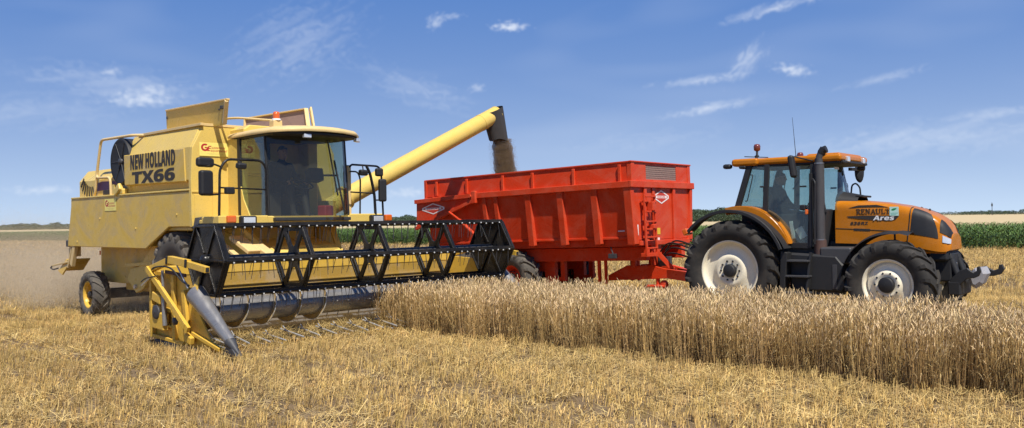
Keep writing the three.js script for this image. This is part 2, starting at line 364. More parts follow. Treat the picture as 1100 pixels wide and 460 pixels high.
// ================================================================ combine harvester (x forward, z to its right, which faces the camera)
const combine = grp('combine_harvester', scene, [-1.965, 0, -14.425], [0, -44 * DEG, 0]);
tag(combine, 'yellow combine harvester with open grain tank covers and raised unloading tube', 'combine harvester');
{
  const C = combine, Y = M.yellow;
  // ---- hull
  const sidePoly = [[-9.88, 1.41], [-5.76, 1.40], [-4.74, 1.82], [-3.77, 1.82], [-3.86, 2.47], [-9.60, 2.50]];
  const sideR = mesh('side_panel', prism(sidePoly, 1.49, 1.55, 0.014), M.yellowDustShade, C);
  mesh('side_panel', prism(sidePoly, -1.55, -1.49, 0.014), M.yellowDustShade, C);
  mesh('panel_edge', [bx(-9.61, -3.87, 2.475, 2.51, 1.42, 1.565, 0.01)], Y, sideR);
  for (const [x, y] of [[-9.3, 1.52], [-8.0, 2.02], [-6.2, 1.8], [-4.4, 2.05]]) mesh('bolt', new THREE.CylinderGeometry(0.018, 0.018, 0.012, 8).rotateX(Math.PI / 2).translate(x, y, 1.556), Y, sideR);
  mesh('hull', [bx(-9.55, -3.95, 1.75, 2.49, -1.48, 1.48, 0.02), bx(-9.55, -5.9, 1.44, 1.76, -1.45, 1.45, 0.02), bx(-9.86, -9.5, 1.42, 2.5, -1.48, 1.48, 0.03)], Y, C);
  mesh('underbody', [bx(-9.35, -5.7, 0.60, 1.46, -1.02, 1.02, 0.02), bx(-8.3, -6.0, 0.45, 0.62, -0.6, 0.9, 0.03), bx(-6.6, -4.2, 0.7, 1.8, -0.85, 0.85, 0.03), bx(-5.2, -3.3, 0.95, 1.9, -0.7, 0.7, 0.03), prism([[-9.4, 1.0], [-8.3, 0.62], [-7.3, 0.62], [-6.6, 1.0]], -0.7, 0.7)], M.yellowDustShade, C);
  mesh('rear_bumper_strip', bx(-9.95, -9.85, 1.40, 1.55, 1.1, 1.57, 0.02), M.darkGrey, C);
  // rear axle bracket
  const br = [[-6.25, 1.46], [-5.55, 1.40], [-6.05, 1.15], [-6.75, 0.55], [-7.1, 0.45], [-7.55, 0.72], [-7.35, 0.95], [-6.95, 1.0]];
  mesh('axle_bracket', [prism(br, 1.08, 1.18, 0.01), prism([[-7.62, 0.98], [-7.60, 1.06], [-6.3, 1.12], [-6.3, 1.05]], 1.06, 1.2)], Y, C);
  mesh('axle_pin', new THREE.CylinderGeometry(0.045, 0.045, 0.05, 10).rotateX(Math.PI / 2).translate(-7.08, 0.58, 1.2), M.bright, C);
  mesh('axle_bracket', prism(br, -1.18, -1.08, 0.01), Y, C);
  mesh('rear_axle', [bx(-9.02, -8.78, 0.24, 0.46, -1.2, 1.2, 0.03), bx(-9.0, -8.75, 0.4, 1.1, -0.3, 0.3, 0.02)], M.darkGrey, C);
  // front drive axle and inner arch
  mesh('drive_axle', [bx(-4.95, -4.5, 0.62, 1.05, -1.1, 1.1, 0.04)], M.darkGrey, C);
  mesh('wheel_arch', [bx(-5.7, -3.8, 1.79, 1.815, 0.8, 1.48, 0.005)], M.darkGrey, C);
  // ---- engine deck at the rear
  const deck = mesh('engine_cover', [prismX([[-1.4, 2.48], [1.44, 2.48], [1.44, 2.86], [1.25, 3.10], [-1.25, 3.10], [-1.4, 2.86]], -9.45, -6.7, 0.03)], Y, C);
  deck.geometry.translate(0, 0, 0);
  for (let i = 0; i < 7; i++) { const a = (205 + i * 13) * DEG, x = -8.72 + Math.cos(a) * 0.56, y = 3.0 + Math.sin(a) * 0.40; mesh('vent_slit', bxc(0.26, 0.045, 0.012, [x, y, 1.449], [0, 0, a + 0.3], 0.003), M.letter, deck); }
  mesh('purple_stripe', prism([[-8.4, 2.62], [-7.35, 2.64], [-7.35, 2.80], [-8.15, 2.82], [-8.55, 2.76]], 1.44, 1.448, 0), M.purple, deck);
  mesh('grille', [bx(-8.05, -7.5, 2.53, 2.62, 1.445, 1.46, 0.003)], M.letter, deck);
  mesh('deck_hinge', [bx(-7.42, -7.3, 2.5, 2.72, 1.45, 1.52), bxc(0.3, 0.16, 0.1, [-7.02, 2.60, 1.55], [0, 0, 0.5], 0.03), bx(-7.2, -6.8, 2.5, 2.62, 1.44, 1.56, 0.03)], Y, C);
  // guard rail over the deck
  mesh('guard_rail', [pipe([[-6.15, 3.67, 1.3], [-6.4, 3.68, 1.5], [-8.02, 3.70, 1.5], [-8.3, 2.9, 1.5], [-7.55, 2.88, 1.5], [-7.52, 2.5, 1.5]], 0.03, 0.12), pipe([[-8.28, 2.9, 1.5], [-8.36, 2.62, 1.5], [-8.45, 2.5, 1.5]], 0.03)], M.cream, C);
  // rotary dust screen
  const scr = grp('rotary_screen', C, [-6.97, 3.18, 1.42]);
  mesh('screen_drum', lathe([[0.47, -0.3], [0.48, -0.02], [0.48, 0.1], [0.455, 0.125], [0.43, 0.11], [0.1, 0.085], [0.001, 0.085]], 48), M.blackMatte, scr);
  mesh('screen_hub', lathe([[0.07, 0.08], [0.06, 0.13], [0.001, 0.135]], 16), M.darkGrey, scr);
  for (let i = 0; i < 6; i++) { const a = i * Math.PI / 3; mesh('screen_rib', rod([0.06 * Math.cos(a), 0.06 * Math.sin(a), 0.092], [0.43 * Math.cos(a), 0.43 * Math.sin(a), 0.112], 0.008, 6), M.darkGrey, scr); }
  // ---- grain tank
  const tankSec = [[-1.40, 2.48], [1.40, 2.48], [1.42, 2.66], [1.53, 2.68], [1.53, 3.27], [1.34, 3.67], [-1.34, 3.67], [-1.53, 3.27], [-1.53, 2.68], [-1.42, 2.66]];
  const tank = mesh('grain_tank', [prismX(tankSec, -6.72, -3.86, 0.02)], Y, C);
  const hw = 0.42;
  const tx = mesh('name_panel', prism([[-6.72, 2.68], [-4.05, 2.65], [-4.1, 3.26], [-6.74, 3.29]], 1.50, 1.548, 0.012), M.yellowDustShade, tank);
  mesh('lettering', words('NEW HOLLAND', 1.98, 0.30, { bold: 0.035 }).translate(-6.42, 2.975, 1.549), M.letter, tx);
  mesh('lettering', words('TX66', 1.90, 0.24, { bold: 0.03, slant: 0.06 }).translate(-6.36, 2.69, 1.549), M.letter, tx);
  mesh('tank_rim', [beam([-6.45, 3.685, 1.34], [-3.75, 3.685, 1.36], 0.05, 0.06), beam([-6.45, 3.685, -1.34], [-3.75, 3.685, -1.34], 0.05, 0.06), beam([-3.82, 3.685, 1.34], [-3.82, 3.685, -1.34], 0.05, 0.06)], M.cream, tank);
  // open covers
  const lidR = mesh('tank_cover', plate([[-5.70, 3.66, 1.10], [-3.36, 3.66, 1.10], [-3.14, 4.09, 1.17], [-5.58, 4.12, 1.17]], 0.035), Y, C);
  mesh('cover_flange', [beam([-5.58, 4.12, 1.17], [-3.14, 4.09, 1.17], 0.03, 0.07), beam([-3.17, 4.07, 1.19], [-3.39, 3.68, 1.12], 0.10, 0.06)], M.cream, lidR);
  each('cover_latch', [bx(-3.36, -3.28, 3.93, 3.99, 1.16, 1.22), bx(-3.5, -3.45, 3.92, 3.95, 1.13, 1.18), bx(-5.6, -5.55, 3.95, 4.0, 1.12, 1.18)], M.darkGrey, lidR);
  const lidL = mesh('tank_cover', plate([[-6.2, 3.64, -0.86], [-3.66, 3.64, -0.86], [-3.88, 4.16, -0.95], [-6.3, 4.18, -0.95]], 0.03), M.mesh, C);  // yellow cover seen from inside; its shade is painted as brown
  mesh('cover_flange', [beam([-6.3, 4.18, -0.93], [-3.88, 4.16, -0.93], 0.03, 0.08), beam([-3.88, 4.16, -0.92], [-3.66, 3.66, -0.84], 0.05, 0.08), beam([-6.28, 4.16, -0.92], [-6.2, 3.66, -0.84], 0.04, 0.06), beam([-3.80, 4.17, -0.97], [-3.56, 3.66, -0.9], 0.1, 0.04)], M.cream, lidL);
  // front wall of the tank with bevelled shoulders
  const wallSec = [[-1.55, 1.82], [1.55, 1.82], [1.56, 2.66], [1.53, 3.26], [1.32, 3.66], [-1.32, 3.66], [-1.53, 3.26], [-1.55, 2.66]];
  const wall = mesh('front_wall', prismX(wallSec, -3.90, -3.80, 0.012), Y, C);
  mesh('wall_crease', bx(-3.80, -3.785, 2.44, 2.475, 0.6, 1.55, 0.006), Y, wall);
  mesh('access_door', [bx(-3.80, -3.788, 1.9, 2.40, 1.18, 1.50, 0.004)], Y, wall);
  mesh('access_door', [bx(-3.80, -3.788, 1.9, 2.40, 0.72, 1.15, 0.004)], Y, wall);
  mesh('fender', [prismX([[1.55, 1.80], [1.50, 1.98], [1.38, 2.0], [1.12, 1.90], [1.0, 1.80]], -3.80, -3.62, 0.01)], M.darkGrey, C);
  mesh('roof_deck', [prismX([[-0.78, 3.42], [0.78, 3.42], [0.78, 3.60], [0.66, 3.68], [-0.66, 3.68], [-0.78, 3.60]], -3.85, -3.3, 0.02)], Y, C);
  // dealer's stickers
  const dealer = canvasTex(512, 224, (c, w, h) => {
    c.fillStyle = '#f2e27a'; c.fillRect(0, 0, w, h);
    c.fillStyle = '#b4202a'; c.beginPath(); c.ellipse(92, 84, 66, 62, 0, 0.35, 5.4); c.lineTo(105, 60); c.ellipse(92, 84, 34, 32, 0, 5.4, 0.35, true); c.fill();
    c.fillRect(88, 78, 70, 20); c.font = 'italic bold 120px sans-serif'; c.fillText('E', 118, 142);
    c.font = 'italic bold 44px sans-serif'; c.fillText('GODEFROY', 196, 104); c.fillText('EQUIPEMENT', 184, 152, 316);
    c.strokeStyle = '#8a6a50'; c.lineWidth = 3; for (let k = 0; k < 2; k++) { c.setLineDash([14, 5, 22, 6]); c.beginPath(); c.moveTo(120 + k * 40, 180 + k * 16); c.lineTo(400, 182 + k * 16); c.stroke(); }
  });
  sticker('dealer_sticker', 0.60, 0.25, dealer, wall, [-3.784, 3.235, 1.10], [0, Math.PI / 2, 0]);
  sticker('dealer_sticker', 0.60, 0.25, dealer, sideR, [-7.42, 2.30, 1.5565], [0, 0, 0]);
  // ---- wheels
  for (const s of [1, -1]) {
    makeWheel('drive_wheel', C, [-4.75, 0.84, s * 1.22], { R: 0.90, w: 0.62, rim: 0.42, rimMat: M.yellow, tyreMat: M.rubberDusty, lugs: 20, lugH: 0.06, flip: s, dish: 0.16, hubR: 0.16 });
    makeWheel('steering_wheel_rear', C, [-8.9, 0.345, s * 1.34], { R: 0.52, w: 0.36, rim: 0.29, rimMat: M.yellowBright, tyreMat: M.rubberDusty, lugs: 16, lugH: 0.035, flip: s, turn: -0.02, dish: 0.14, hubR: 0.08, bolts: 6, sweep: 0.5 });
  }
  C.children.filter(o => o.name === 'steering_wheel_rear').forEach(o => o.name = 'rear_wheel');
  // ---- straw spreader at the tail
  const sp = grp('straw_spreader', C, [0, 0, 0]);
  mesh('spreader_plate', [plate([[-10.75, 0.82, 1.45], [-10.35, 0.74, 1.5], [-9.95, 1.08, 1.5], [-10.3, 1.10, 1.42]], 0.03), plate([[-10.75, 0.82, 1.45], [-10.3, 1.10, 1.42], [-10.3, 1.1, 0.9], [-10.75, 0.82, 0.9]], 0.02)], M.yellowBright, sp);
  mesh('spreader_arm', [beam([-11.15, 0.93, 1.45], [-9.7, 1.08, 1.5], 0.035, 0.04), beam([-9.98, 0.92, 1.5], [-9.72, 1.38, 1.5], 0.06, 0.06), beam([-9.75, 0.98, 1.5], [-9.55, 1.42, 1.5], 0.14, 0.08), bx(-9.95, -9.6, 1.18, 1.42, 1.36, 1.5)], M.cream, sp);
  mesh('spreader_hook', pipe([[-11.15, 0.93, 1.45], [-11.3, 0.87, 1.45], [-11.1, 0.84, 1.45], [-10.8, 0.88, 1.45]], 0.018, 0.05), M.darkGrey, sp);
  mesh('tail_reflector', bxc(0.04, 0.09, 0.02, [-8.35, 1.28, 1.42], [0, 0, 0], 0.004), M.amber, C);
  // ---- platform and lamps
  const plat = mesh('platform', [bx(-2.95, -2.30, 1.86, 1.99, -1.55, 1.80, 0.02), bx(-3.85, -2.9, 1.82, 1.94, -1.5, 1.5, 0.02), bx(-2.42, -2.28, 1.80, 2.0, 0.9, 1.83, 0.02), bx(-2.42, -2.28, 1.80, 2.02, -1.58, -0.82, 0.02)], Y, C);
  for (const [z0, za] of [[1.32, 1.62], [-1.40, -1.68]]) {
    mesh('headlamp_housing', bxc(0.12, 0.15, 0.30, [-2.24, 1.92, z0], [0, 0, 0], 0.03), M.blackMatte, plat);
    mesh('headlamp_lens', bxc(0.02, 0.10, 0.22, [-2.178, 1.92, z0], [0, 0, 0], 0.02), M.lens, plat);
    mesh('indicator_lamp', bxc(0.08, 0.12, 0.16, [-2.25, 1.94, za], [0, 0, 0], 0.02), M.amber, plat);
  }
  // ---- feeder house
  mesh('feeder_house', [prism([[-4.3, 1.75], [-4.3, 1.0], [-2.0, 0.35], [-2.0, 1.1], [-2.6, 1.45]], -0.72, 0.72, 0.02)], Y, C);
  mesh('feeder_ram', [rod([-3.6, 0.75, 0.85], [-2.2, 0.5, 0.85], 0.05), rod([-3.6, 0.75, -0.85], [-2.2, 0.5, -0.85], 0.05)], M.greyMetal, C);
  each('front_frame', [beam([-3.1, 1.8, 0.95], [-2.15, 1.02, 0.6], 0.08, 0.1), beam([-3.1, 1.8, -0.95], [-2.15, 1.02, -0.6], 0.08, 0.1)], Y, C);
  mesh('gearbox_guard', [bxc(0.55, 0.08, 0.28, [-2.42, 1.50, 1.28], [0, 0.2, -0.5], 0.02), bxc(0.5, 0.1, 0.22, [-2.20, 1.36, 1.0], [0, 0.2, -0.45], 0.02), bxc(0.5, 0.05, 0.1, [-2.5, 1.40, 1.5], [0, 0.1, -0.45], 0.01)], M.cream, C);
  // ---- cab
  const cab = grp('cab', C);
  const frontX = (z, x0, bow) => x0 + bow * (1 - (z / 0.84) ** 2);
  const x0b = -2.34, x0t = -2.46, bow = 0.30;
  mesh('windscreen', grid(24, 6, (u, v) => { const z = lerp(0.84, -0.80, u), y = lerp(1.93 - 0.03 * (1 - (z / 0.84) ** 2), 3.40, v); return [lerp(frontX(z, x0b, bow), frontX(z, x0t, bow), v), y, z]; }), M.glassDark, cab);
  mesh('side_window', plate([[-3.30, 2.0, 0.845], [-2.36, 1.95, 0.845], [-2.47, 3.40, 0.845], [-3.32, 3.38, 0.845]], 0.006), M.glassTeal, cab);
  mesh('side_window', plate([[-3.34, 1.95, -0.82], [-2.36, 1.95, -0.82], [-2.47, 3.40, -0.82], [-3.36, 3.40, -0.82]], 0.006), M.glassTeal, cab);
  mesh('cab_pillar', [rod([-2.345, 1.94, 0.848], [-2.465, 3.42, 0.848], 0.022)], M.blackMatte, cab);
  mesh('cab_pillar', [rod([-2.345, 1.94, -0.82], [-2.465, 3.42, -0.82], 0.03)], M.blackMatte, cab);
  mesh('cab_pillar', [beam([-3.34, 1.95, 0.84], [-3.36, 3.42, 0.84], 0.10, 0.05), beam([-3.30, 1.98, 0.845], [-2.36, 1.96, 0.845], 0.03, 0.03)], M.blackMatte, cab);
  each('rear_pillar', [bx(-3.82, -3.36, 1.95, 3.44, 0.66, 0.84, 0.03), bx(-3.82, -3.36, 1.95, 3.44, -0.84, -0.62, 0.03)], Y, cab);
  mesh('right_cheek', prism([[-3.36, 1.95], [-2.95, 1.95], [-3.2, 2.3], [-3.33, 2.62]], 0.825, 0.86, 0.005), Y, cab);
  mesh('far_pillar', [bx(-2.62, -2.48, 1.98, 2.95, -1.0, -0.9, 0.02)], M.cream, cab);
  mesh('cab_back', [bx(-3.78, -3.72, 1.95, 3.42, -0.7, 0.7, 0.01)], Y, cab);
  mesh('cab_floor', bx(-3.72, -2.2, 1.9, 1.96, -0.78, 0.80, 0.01), M.interior, cab);
  mesh('back_window_frame', [bx(-3.71, -3.68, 2.2, 2.26, -0.66, 0.66), bx(-3.71, -3.68, 2.2, 3.4, 0.02, 0.16), bx(-3.71, -3.66, 2.75, 2.82, -0.66, 0.66)], M.interior, cab);
  const roofOut = [[-3.75, 0.85], [-2.7, 0.95], [-2.15, 0.93], [-1.93, 0.72], [-1.82, 0.35], [-1.80, 0], [-1.82, -0.35], [-1.93, -0.72], [-2.15, -0.93], [-2.7, -0.95], [-3.75, -0.85]];
  const lev = [[1, 0], [1.012, 0.03], [1, 0.06], [0.97, 0.085], [0.9, 0.105], [0.7, 0.13], [0.4, 0.145], [0, 0.15]];
  mesh('cab_roof', grid(roofOut.length - 1, 7, (u, v) => {
    const [x, z] = roofOut[Math.round(u * (roofOut.length - 1))], [s, dy] = lev[Math.round(v * 7)];
    return [lerp(-2.9, x, s), 3.425 + 0.045 * (1 - (z * s) ** 2) + dy, z * s];
  }), M.cream, cab);
  mesh('roof_lining', [prismY([[-3.72, 0.82], [-2.7, 0.91], [-2.17, 0.88], [-1.97, 0.68], [-1.87, 0.33], [-1.85, 0], [-1.87, -0.33], [-1.97, -0.68], [-2.17, -0.88], [-2.7, -0.91], [-3.72, -0.82]], 3.40, 3.47, 0.02)], M.blackMatte, cab);
  for (const z of [0.35, -0.83]) { mesh('work_lamp', bxc(0.08, 0.075, 0.15, [z > 0 ? -1.90 : -2.06, 3.385, z], [0, z > 0 ? 0 : 0.5, 0], 0.015), M.lens, cab); }
  mesh('wiper', [rod([-2.16, 3.36, -0.25], [-2.10, 2.35, -0.42], 0.014, 6), rod([-2.20, 3.0, -0.42], [-2.10, 2.05, -0.56], 0.018, 6)], M.blackMatte, cab);
  mesh('seat', [bxc(0.5, 0.14, 0.5, [-3.1, 2.32, 0.05], [0, 0, 0], 0.05), bxc(0.14, 0.7, 0.48, [-3.36, 2.68, 0.05], [0, 0, 0.12], 0.05), bx(-3.25, -2.95, 1.96, 2.26, -0.12, 0.22, 0.03)], M.seat, cab);
  mesh('steering_column', [rod([-2.36, 1.96, 0.05], [-2.54, 2.56, 0.05], 0.06), new THREE.TorusGeometry(0.2, 0.017, 6, 24).rotateX(Math.PI / 2).rotateZ(-0.45).translate(-2.55, 2.57, 0.05)], M.interior, cab);
  mesh('console', bxc(0.8, 0.45, 0.25, [-3.1, 2.2, 0.5], [0, 0, 0], 0.04), M.interior, cab);
  mesh('monitor', [bxc(0.2, 0.25, 0.3, [-2.75, 2.75, -0.35], [0, 0, 0.2], 0.03), rod([-2.8, 2.75, -0.3], [-2.55, 2.75, -0.75], 0.02)], M.interior, cab);
  mesh('storage_box', bxc(0.2, 0.2, 0.25, [-2.5, 2.08, -0.42], [0, 0.3, 0], 0.03), M.redThing, cab);
  // beacon on its bracket
  mesh('beacon_bracket', [pipe([[-3.9, 3.80, 1.02], [-3.3, 3.79, 0.92], [-2.45, 3.68, 0.66]], 0.022, 0.2), bx(-2.50, -2.34, 3.54, 3.68, 0.56, 0.74, 0.02), bx(-4.05, -3.75, 3.70, 3.82, 0.98, 1.12, 0.02)], M.cream, C);
  mesh('beacon_base', new THREE.CylinderGeometry(0.075, 0.08, 0.03, 16).translate(-2.40, 3.695, 0.65), M.whitePaint, C);
  mesh('beacon', lathe([[0.06, 0], [0.062, 0.08], [0.05, 0.12], [0.001, 0.13]], 16).rotateX(-Math.PI / 2).translate(-2.40, 3.71, 0.65), M.amber, C);
  // ---- railings and mirrors
  const railR = mesh('railing', [pipe([[-2.32, 1.99, 1.80], [-2.32, 2.78, 1.78], [-2.32, 2.95, 1.66], [-2.32, 2.95, 1.02], [-2.32, 2.85, 0.92], [-2.34, 1.99, 0.90]], 0.022, 0.1), rod([-2.32, 2.47, 1.79], [-2.32, 2.45, 0.92], 0.014)], M.black, C);
  each('mirror_arm', [pipe([[-2.32, 2.82, 1.76], [-2.3, 2.86, 1.9], [-2.3, 2.84, 2.0]], 0.016, 0.05), pipe([[-2.32, 2.36, 1.79], [-2.3, 2.34, 2.0], [-2.3, 2.44, 2.03]], 0.016, 0.04)], M.black, railR);
  mesh('mirror', bxc(0.10, 0.16, 0.34, [-2.28, 2.88, 2.06], [0, 0.25, 0], 0.045), M.blackMatte, railR);
  mesh('mirror', bxc(0.12, 0.42, 0.25, [-2.28, 2.54, 2.05], [0, 0.25, 0], 0.045), M.blackMatte, railR);
  mesh('work_lamp', [bxc(0.12, 0.10, 0.17, [-2.26, 2.84, 1.42], [0, 0, -0.2], 0.03), rod([-2.3, 2.94, 1.45], [-2.28, 2.87, 1.43], 0.012)], M.blackMatte, railR);
  mesh('work_lamp', [bxc(0.10, 0.12, 0.16, [-2.26, 2.42, 1.64], [0, 0, 0], 0.02)], M.blackMatte, railR);
  const railL = mesh('railing', [pipe([[-2.34, 2.9, -0.86], [-2.34, 2.95, -0.9], [-2.34, 2.94, -1.52], [-2.34, 2.86, -1.60], [-2.34, 1.90, -1.64]], 0.02, 0.06), pipe([[-2.36, 2.82, -0.88], [-2.36, 2.82, -1.06], [-2.36, 2.68, -1.12], [-2.36, 1.99, -1.10]], 0.016, 0.08), pipe([[-2.3, 2.93, -1.22], [-2.3, 2.80, -1.30], [-2.3, 2.40, -1.40], [-2.3, 2.0, -1.42]], 0.028, 0.1), rod([-2.34, 2.43, -0.88], [-2.34, 2.41, -1.40], 0.014)], M.black, C);
  mesh('mirror', bxc(0.10, 0.16, 0.16, [-2.3, 2.82, -1.52], [0, -0.2, 0], 0.035), M.blackMatte, railL);
  mesh('mirror', bxc(0.10, 0.44, 0.16, [-2.28, 2.47, -1.58], [0, -0.2, 0], 0.035), M.blackMatte, railL);
  mesh('mirror_arm', rod([-2.3, 2.28, -1.4], [-2.28, 2.28, -1.6], 0.014), M.black, railL);
  mesh('work_lamp', [bxc(0.12, 0.11, 0.17, [-2.28, 2.80, -1.13], [0, 0, -0.2], 0.03), rod([-2.3, 2.93, -1.13], [-2.28, 2.85, -1.13], 0.012)], M.blackMatte, railL);
  // ---- unloading tube
  const A = V3(-3.86, 2.15, -1.35), Bq = V3(-3.96, 4.47, -6.42), dir = Bq.clone().sub(A).normalize(), at = (k) => A.clone().addScaledVector(dir, k), L = A.distanceTo(Bq);
  const tube = mesh('unloading_tube', [rod(A.toArray(), Bq.toArray(), 0.20, 28), rod(at(L - 0.012).toArray(), at(L + 0.01).toArray(), 0.206, 28)], M.yellow, C);
  each('tube_flange', [rod(at(0.5).toArray(), at(0.56).toArray(), 0.25, 24), rod(at(L - 0.62).toArray(), at(L - 0.58).toArray(), 0.207, 24)], M.yellow, tube);
  mesh('tube_elbow', [rod([-3.86, 1.4, -1.3], [-3.86, 2.3, -1.3], 0.25, 20)], Y, C);
  // rubber apron hanging from the end of the tube
  const Q = at(L - 0.16);
  mesh('spout_apron', grid(20, 5, (u, v) => {
    const a = u * 2 * Math.PI, s = 1 - 0.1 * v, r = 0.235 * (1 + 0.05 * Math.sin(a * 5 + v * 2));
    const x = Math.cos(a) * r * s * 1.0, z = Math.sin(a) * 0.29 * s;
    return [Q.x + x, lerp(Q.y + 0.16 - (z + 0.29) * 0.44 + 0.13, Q.y - 0.58, v) + 0.03 * Math.sin(a * 3) * v, Q.z + z * 1.0 - 0.22 * v];
  }), M.skirt, tube);
}
// ================================================================ grain header with its reel, in the combine's axes
const header = grp('grain_header', scene, [-1.965, 0, -14.425], [0, -44 * DEG, 0]);
tag(header, 'yellow cutting header with black tined reel at the front of the combine', 'harvester header');
{
  const Hd = header, Yb = M.yellowBright, ZR = 3.02;
  // trough: back wall, floor, top beam
  mesh('back_wall', [bx(-2.0, -1.95, 0.22, 1.12, -3.0, 3.0, 0.006), bx(-1.94, -1.925, 0.86, 0.885, -3.0, 3.0, 0.003)], M.yellowWornShade, Hd);
  mesh('top_beam', [bx(-2.12, -1.94, 1.06, 1.22, -3.0, 3.0, 0.02)], Yb, Hd);
  mesh('floor_pan', [plate([[-1.95, 0.24, -3], [-1.95, 0.24, 3], [-1.45, 0.10, 3], [-1.45, 0.10, -3]], 0.02), plate([[-1.45, 0.10, -3], [-1.45, 0.10, 3], [-0.86, 0.075, 3], [-0.86, 0.075, -3]], 0.015)], M.greyMetal, Hd);
  // knife with fingers
  const knife = mesh('cutter_bar', [bx(-0.90, -0.80, 0.075, 0.10, -3.0, 3.0, 0.004)], M.darkGrey, Hd);
  const fingerGeo = fin(prism([[-0.85, 0.07], [-0.70, 0.085], [-0.85, 0.12]], -0.012, 0.012, 0.003));
  const finger = new THREE.Mesh(fingerGeo, M.greyMetal); finger.name = 'knife_finger'; finger.castShadow = finger.receiveShadow = true;
  for (let i = 0; i < 76; i++) copyMesh(finger, knife, [0, 0, -2.95 + i * 0.0787]);
  // crop lifters
  const lg = mergeGeometries([rod([-0.86, 0.19, 0], [-0.26, 0.11, 0], 0.016, 6, 0.013), rod([-0.95, 0.10, 0], [-0.36, 0.06, 0.0], 0.012, 6), rod([-0.62, 0.11, 0], [-0.80, 0.24, 0], 0.008, 6)].map(g => fin(g)));
  const lifter = new THREE.Mesh(lg, M.bright); lifter.name = 'crop_lifter'; lifter.castShadow = lifter.receiveShadow = true;
  for (let i = 0; i < 19; i++) copyMesh(lifter, Hd, [rr(-0.04, 0.04), rr(-0.01, 0.015), 2.72 - i * 0.302 + rr(-0.02, 0.02)], [0, rr(-0.06, 0.06), rr(-0.03, 0.03)]);
  // table auger with helical flights
  const auger = mesh('table_auger', [rod([-1.28, 0.53, -2.96], [-1.28, 0.53, 2.96], 0.2, 32)], M.shiny, Hd);
  for (const s of [1, -1]) {
    const turns = 5.2, z0 = 2.92;
    const hel = (r, u) => { const a = s * (u * turns * 2 * Math.PI) + 0.6; return [-1.28 + r * Math.cos(a), 0.53 + r * Math.sin(a), s * (z0 - u * 2.45)]; };
    mesh('auger_flight', [grid(150, 1, (u, v) => hel(lerp(0.195, 0.275, v), u))], M.yellowWornShade, auger);
    mesh('flight_edge', new THREE.TubeGeometry(new THREE.CatmullRomCurve3(Array.from({ length: 121 }, (_, i) => V3(...hel(0.277, i / 120)))), 240, 0.007, 5, false), M.bright, auger);
  }
  for (let i = 0; i < 14; i++) { const a = i * 2.1; mesh('auger_finger', rod([-1.28 + 0.19 * Math.cos(a), 0.53 + 0.19 * Math.sin(a), -0.5 + i * 0.075], [-1.28 + 0.31 * Math.cos(a), 0.53 + 0.31 * Math.sin(a), -0.5 + i * 0.075], 0.009, 6), M.bright, auger); }
  // end walls
  const endPoly = [[-2.08, 1.16], [-2.06, 0.20], [-1.85, 0.08], [-0.75, 0.06], [-0.40, 0.10], [-0.55, 0.42], [-0.98, 0.98], [-1.25, 1.12]];
  for (const s of [1, -1]) {
    const e = mesh('end_wall', prism(endPoly, s * 2.99, s * 3.03, 0.006), Yb, Hd);
    mesh('skid', [prism([[-1.95, 0.05], [-0.7, 0.02], [-0.5, 0.06], [-0.75, 0.10], [-1.9, 0.12]], s * 2.95, s * 3.1, 0.008)], M.darkGrey, e);
    if (s > 0) {   // the side that faces the camera carries drives, a ram and guards
      each('frame_post', [beam([-2.04, 1.18, 3.07], [-2.02, 0.14, 3.07], 0.07, 0.07), beam([-1.33, 1.1, 3.06], [-1.30, 0.12, 3.06], 0.09, 0.05), beam([-1.0, 0.9, 3.06], [-0.88, 0.10, 3.06], 0.10, 0.05)], Yb, e);
      each('frame_rail', [beam([-2.04, 0.17, 3.07], [-0.95, 0.12, 3.07], 0.05, 0.06), beam([-2.02, 0.62, 3.07], [-1.35, 0.58, 3.07], 0.05, 0.05), beam([-2.03, 0.40, 3.07], [-1.34, 0.34, 3.07], 0.03, 0.05)], Yb, e);
      mesh('diagonal_guard', [beam([-2.0, 1.20, 3.16], [-0.62, 0.36, 3.18], 0.09, 0.05), beam([-1.05, 0.64, 3.2], [-0.70, 0.40, 3.2], 0.10, 0.02)], Yb, e);
      mesh('ram', [rod([-1.52, 1.18, 3.14], [-1.50, 0.86, 3.14], 0.022), rod([-1.50, 0.88, 3.14], [-1.46, 0.36, 3.14], 0.036)], M.shiny, e);
      each('drive_cover', [bxc(0.40, 0.26, 0.10, [-1.66, 0.42, 3.12], [0, 0, -0.06], 0.02), bxc(0.3, 0.14, 0.1, [-1.7, 0.76, 3.12], [0, 0, -0.2], 0.02), bxc(0.2, 0.12, 0.08, [-0.72, 0.22, 3.12], [0, 0, -0.3], 0.02)], Yb, e);
      each('belt_pulley', [lathe([[0.10, -0.02], [0.11, 0.0], [0.10, 0.02], [0.03, 0.02], [0.001, 0.03]], 20).translate(-1.68, 0.55, 3.17), lathe([[0.055, -0.02], [0.055, 0.02], [0.001, 0.03]], 16).translate(-1.1, 0.45, 3.15)], M.darkGrey, e);
      each('hose', [curve([[-2.06, 1.12, 3.1], [-1.7, 1.22, 3.18], [-1.2, 1.22, 3.16], [-0.95, 1.05, 3.12], [-0.75, 0.98, 3.1]], 0.013), curve([[-2.25, 0.98, 3.15], [-1.95, 1.05, 3.2], [-1.6, 1.1, 3.17]], 0.009)], M.blackMatte, e);
      each('adjusting_rod', [rod([-2.3, 0.92, 3.12], [-1.85, 1.1, 3.14], 0.012), rod([-1.1, 1.28, 3.12], [-0.78, 0.94, 3.1], 0.012)], M.bright, e);
      mesh('rusty_stay', [beam([-1.5, 1.16, 3.1], [-0.85, 1.12, 3.1], 0.05, 0.03)], M.rust, e);
    }
    // crop divider: a long tapering nose of polished sheet
    const dv = grp('crop_divider', Hd);
    const tip = V3(0.56, 0.12, s * 3.05), top = V3(-0.62, 0.86, s * 3.06), ax = tip.clone().sub(top), n1 = V3(ax.y, -ax.x, 0).normalize();
